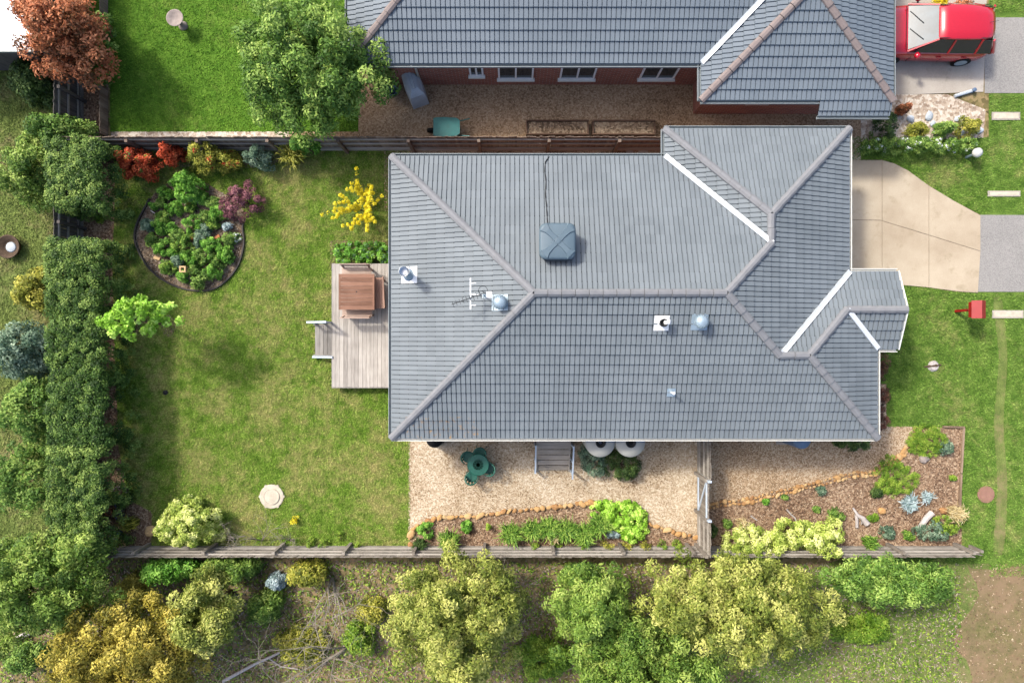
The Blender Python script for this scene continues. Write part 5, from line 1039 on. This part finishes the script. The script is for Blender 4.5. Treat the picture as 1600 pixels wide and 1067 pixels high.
for (x,y,rx,ry,h_,mat,l_) in ((92,205,46,30,1.9,'mid','loose green shrub beside the fence end below the shed'),(48,126,34,34,1.4,'dark','dark shrub in the shade beneath the shed wall'),(52,268,50,60,2.2,'gum','tall pale green shrub on the rough grass behind the corner hedge'),(60,455,36,36,1.4,'olive','olive shrub on the slope near the fire pit'),(36,548,60,50,2.0,'bluegreen','grey-green shrub beyond the dark hedge'),(52,640,52,56,2.4,'mid','green shrub beyond the hedge, above the round tree'),(40,745,56,60,2.8,'mid','tall green shrub next to the big round tree')):
    shrub('wild_shrub', l_, x, y, rx, ry, h_, mat, 130, 75, 0.11, 0.055, 0.26, 0.32)
for (x,y,r_,mat,l_) in ((1385,198,26,'dark','dark clipped ball shrub against the garage corner'),(1435,203,15,'olive','small olive ball shrub amid the pebbles'),(1478,200,15,'mid','small green ball shrub amid the pebbles'),(1515,197,20,'olive','olive ball shrub at the street end of the pebbles'),(1412,170,9,'copper','small rusty plant beside the garage wall')): shrub('ball_shrub', l_, x, y, r_, r_*0.9, 0.8, mat, 45, 60, 0.06, 0.035, 0.12, 0.2)
for (x,y,mat,l_) in ((1470,4,'yellow','yellow plant pot shrub by the neighbouring drive'),(1507,6,'copper','orange flowering plant by the neighbouring drive')): shrub('flower_plant', l_, x, y, 13, 12, 0.5, mat, 26, 40, 0.06, 0.035, 0.1, 0.3, cat='plant')
PBG = [(1450,182),(1462,206),(1495,186),(1500,208),(1422,186),(1456,194),(1530,205)]
for (x,y) in PBG:
    o = link('white_stone', rnd.choice(ROCKS).copy()); o.data.materials[0] = MAT['cover']; p = W(x,y); s_ = rnd.uniform(0.12,0.2); o.location = (p.x,p.y,0.02); o.scale = (s_,s_,s_*0.7); o.rotation_euler = (0,0,rnd.uniform(0,6)); tag(o, 'white stone between the ball shrubs of the pebble garden', 'rock', 'white stones in the pebble garden')
# bushland below the bottom fence
TR = [('round_tree','big round bright green tree at the corner below the hedge',48,922,108,84,4.4,'gum',240,5),('wattle_tree','golden yellow wattle tree, tallest of the bushland corner',188,1030,105,80,4.2,'wattle_yellow',210,6),('wattle_tree','slim yellow-green tree beside the golden wattle',312,968,54,58,3.4,'wattle',120,4),
      ('wattle_tree','yellow-green tree standing alone below the gravel yard',712,985,104,104,4.8,'wattle',250,7),('gum_tree','bright lime-green tree below the side fence',925,955,62,56,3.6,'gum',130,5),('wattle_tree','broad yellow-green tree with wide crown below the front garden',1160,958,145,74,4.6,'wattle',290,8),('gum_tree','lime tree at the foot of the broad yellow-green tree',1015,1045,115,62,4.0,'gum',210,6),('dark_tree','low dark green tree at the track end of the bottom fence',1398,913,92,30,2.6,'mid',150,5)]
for (nm,l_,x,y,rx,ry,h_,mat,n_,sb) in TR: tree(nm, l_, x, y, rx, ry, h_, mat, n_, 135, 0.12, 0.05, 0.30, 0.55, sb+2, group='bushland trees below the bottom fence')
for (x,y,rx,ry,h_,mat,l_) in ((205,918,20,20,1.4,'wattle_yellow','small yellow bush beside the big round tree'),(262,892,46,20,1.6,'fresh','fresh green bush below the bottom fence by the round tree'),(355,890,44,22,1.6,'gum','yellow-green bush below the bottom fence under the variegated bush'),(412,950,28,26,1.3,'gum','pale bush amid the bare branches'),(480,897,36,18,1.2,'olive','olive bush below the bottom fence near the bare tree'),(560,1000,26,24,0.9,'mossy','mossy bush between the bare tree and the lone yellow-green tree'),(40,1030,30,24,1.0,'mid','small green bush on the bushland floor in the corner'),(850,1030,40,40,1.0,'mossy','low mossy bush between the two bigger trees'),(1350,985,50,24,0.9,'mossy','low green patch by the dirt track'),(432,908,14,12,0.8,'silver','pale grey-green bush amid the fallen branches'),(905,900,30,16,1.2,'mid','dark green bush between fence and lime-green tree'),(580,955,22,22,0.8,'olive','olive scrub near the lone tree'),(470,1010,40,30,0.8,'olive','broad low olive scrub under the bare tree')):
    shrub('scrub_bush', l_, x, y, rx, ry, h_, mat, int(30+rx*1.6), 70, 0.10, 0.05, 0.22, 0.38)
for (x,y,dx,dy,ln,l_) in ((545,1010,-0.5,-0.35,2.4,'leafless grey tree sprawling over the bushland floor'),(520,900,0.1,-0.7,1.8,'leafless grey sapling just below the bottom fence'),(770,920,0.2,0.5,1.2,'bare grey sapling beside the lone yellow-green tree')):
    p = W(x,y,0); o = thing('bare_tree', l_, 'tree', (p.x,p.y,0)); q = MB(); 
    for k in range(4): branches(q,(0,0,0),(dx+rnd.uniform(-0.6,0.6),dy+rnd.uniform(-0.6,0.6),0.7),ln,0.035,3,0.7,3)
    obj('branches', q, 'twig', o)
drift('thick fallen grey log in the bushland corner', [([(-20,1010),(10,1003),(52,985)],0.14,0.08)]); drift('long fallen branch on the bushland floor below the bare tree', [([(350,1062),(400,1035),(450,1012),(510,985)],0.06,0.03), ([(420,1026),(440,1040),(470,1044)],0.03,0.015)])

# ------------------------------------------------------------------ grass blades, mulch chips
HOUSE_F = [(-3.4,-2.6),(11.1,-2.6),(11.1,6.4),(-3.4,6.4)]; DECKP = [(x0,y0),(x1,y0),(x1,y1),(x0,y1)]
grass('short mottled green grass of the back lawn', LAWN, 1300, 0.055, 'lawn', 0.0, [ISLP, MUL3, HOUSE_F, DECKP])
grass('short green grass of the front lawn', LFRONT, 1100, 0.055, 'lawn_front', 0.0, [dpp, pxpoly([(1515,334),(1560,334),(1560,458),(1515,458)]), MUL2, GRAV2, HOUSE_F])
grass('lush green grass of the neighbouring lawn', [p_ for p_ in LNEIGH], 450, 0.06, 'lawn_lush', 0.0)
LW = [(max(min(x,20),-19.5), max(min(y,13.5),-9)) for x, y in LWEST]; grass('rough grass beyond the hedge', LW, 450, 0.09, 'rough_grass', 0.0, [])
LV = [(min(x,19.5), max(min(y,13.5),-13)) for x, y in LVERGE]; grass('grass of the nature strip', LV, 600, 0.05, 'lawn_front', 0.0, [pxpoly([(1500,20),(2000,20),(2000,150),(1500,150)]), pxpoly([(1500,330),(2000,330),(2000,460),(1500,460)]), pxpoly(wt)])
leafmat('chip', C(98,72,56), C(158,128,100), C(218,196,166), 0.0); leafmat('chip_grey', C(104,92,80), C(150,136,120), C(196,182,162), 0.0)
scatter_quads('mulch_chips', MUL1, 420, 0.07, 0.022, 'chip', 'bark chips on the stone-edged bed', 'mulch', 0.018)
scatter_quads('mulch_chips', MUL2, 420, 0.07, 0.022, 'chip', 'bark chips on the front garden bed', 'mulch', 0.017)
scatter_quads('mulch_chips', MUL3, 300, 0.07, 0.024, 'chip', 'bark chips under the hedge', 'mulch', 0.010)
scatter_quads('leaf_litter', ISLP, 260, 0.07, 0.024, 'chip_grey', 'dry litter on the island bed', 'litter', 0.020)
bf = pxpoly([(-100,872),(1500,880),(1500,1130),(-100,1130)]); scatter_quads('leaf_litter', bf, 160, 0.12, 0.035, 'chip_grey', 'dry litter on the bushland floor', 'litter', -0.01)
scatter_quads('leaf_litter', pxpoly([(1490,880),(1700,880),(1700,1130),(1490,1130)]), 60, 0.09, 0.03, 'chip', 'dry leaves and bark on the dirt track', 'litter', 0.0)
scatter_quads('ground_plants', bf, 110, 0.12, 0.05, 'mossy', 'sparse low green growth on the bushland floor', 'ground cover', 0.0, (), 0.12)
print('objects', len(bpy.data.objects))
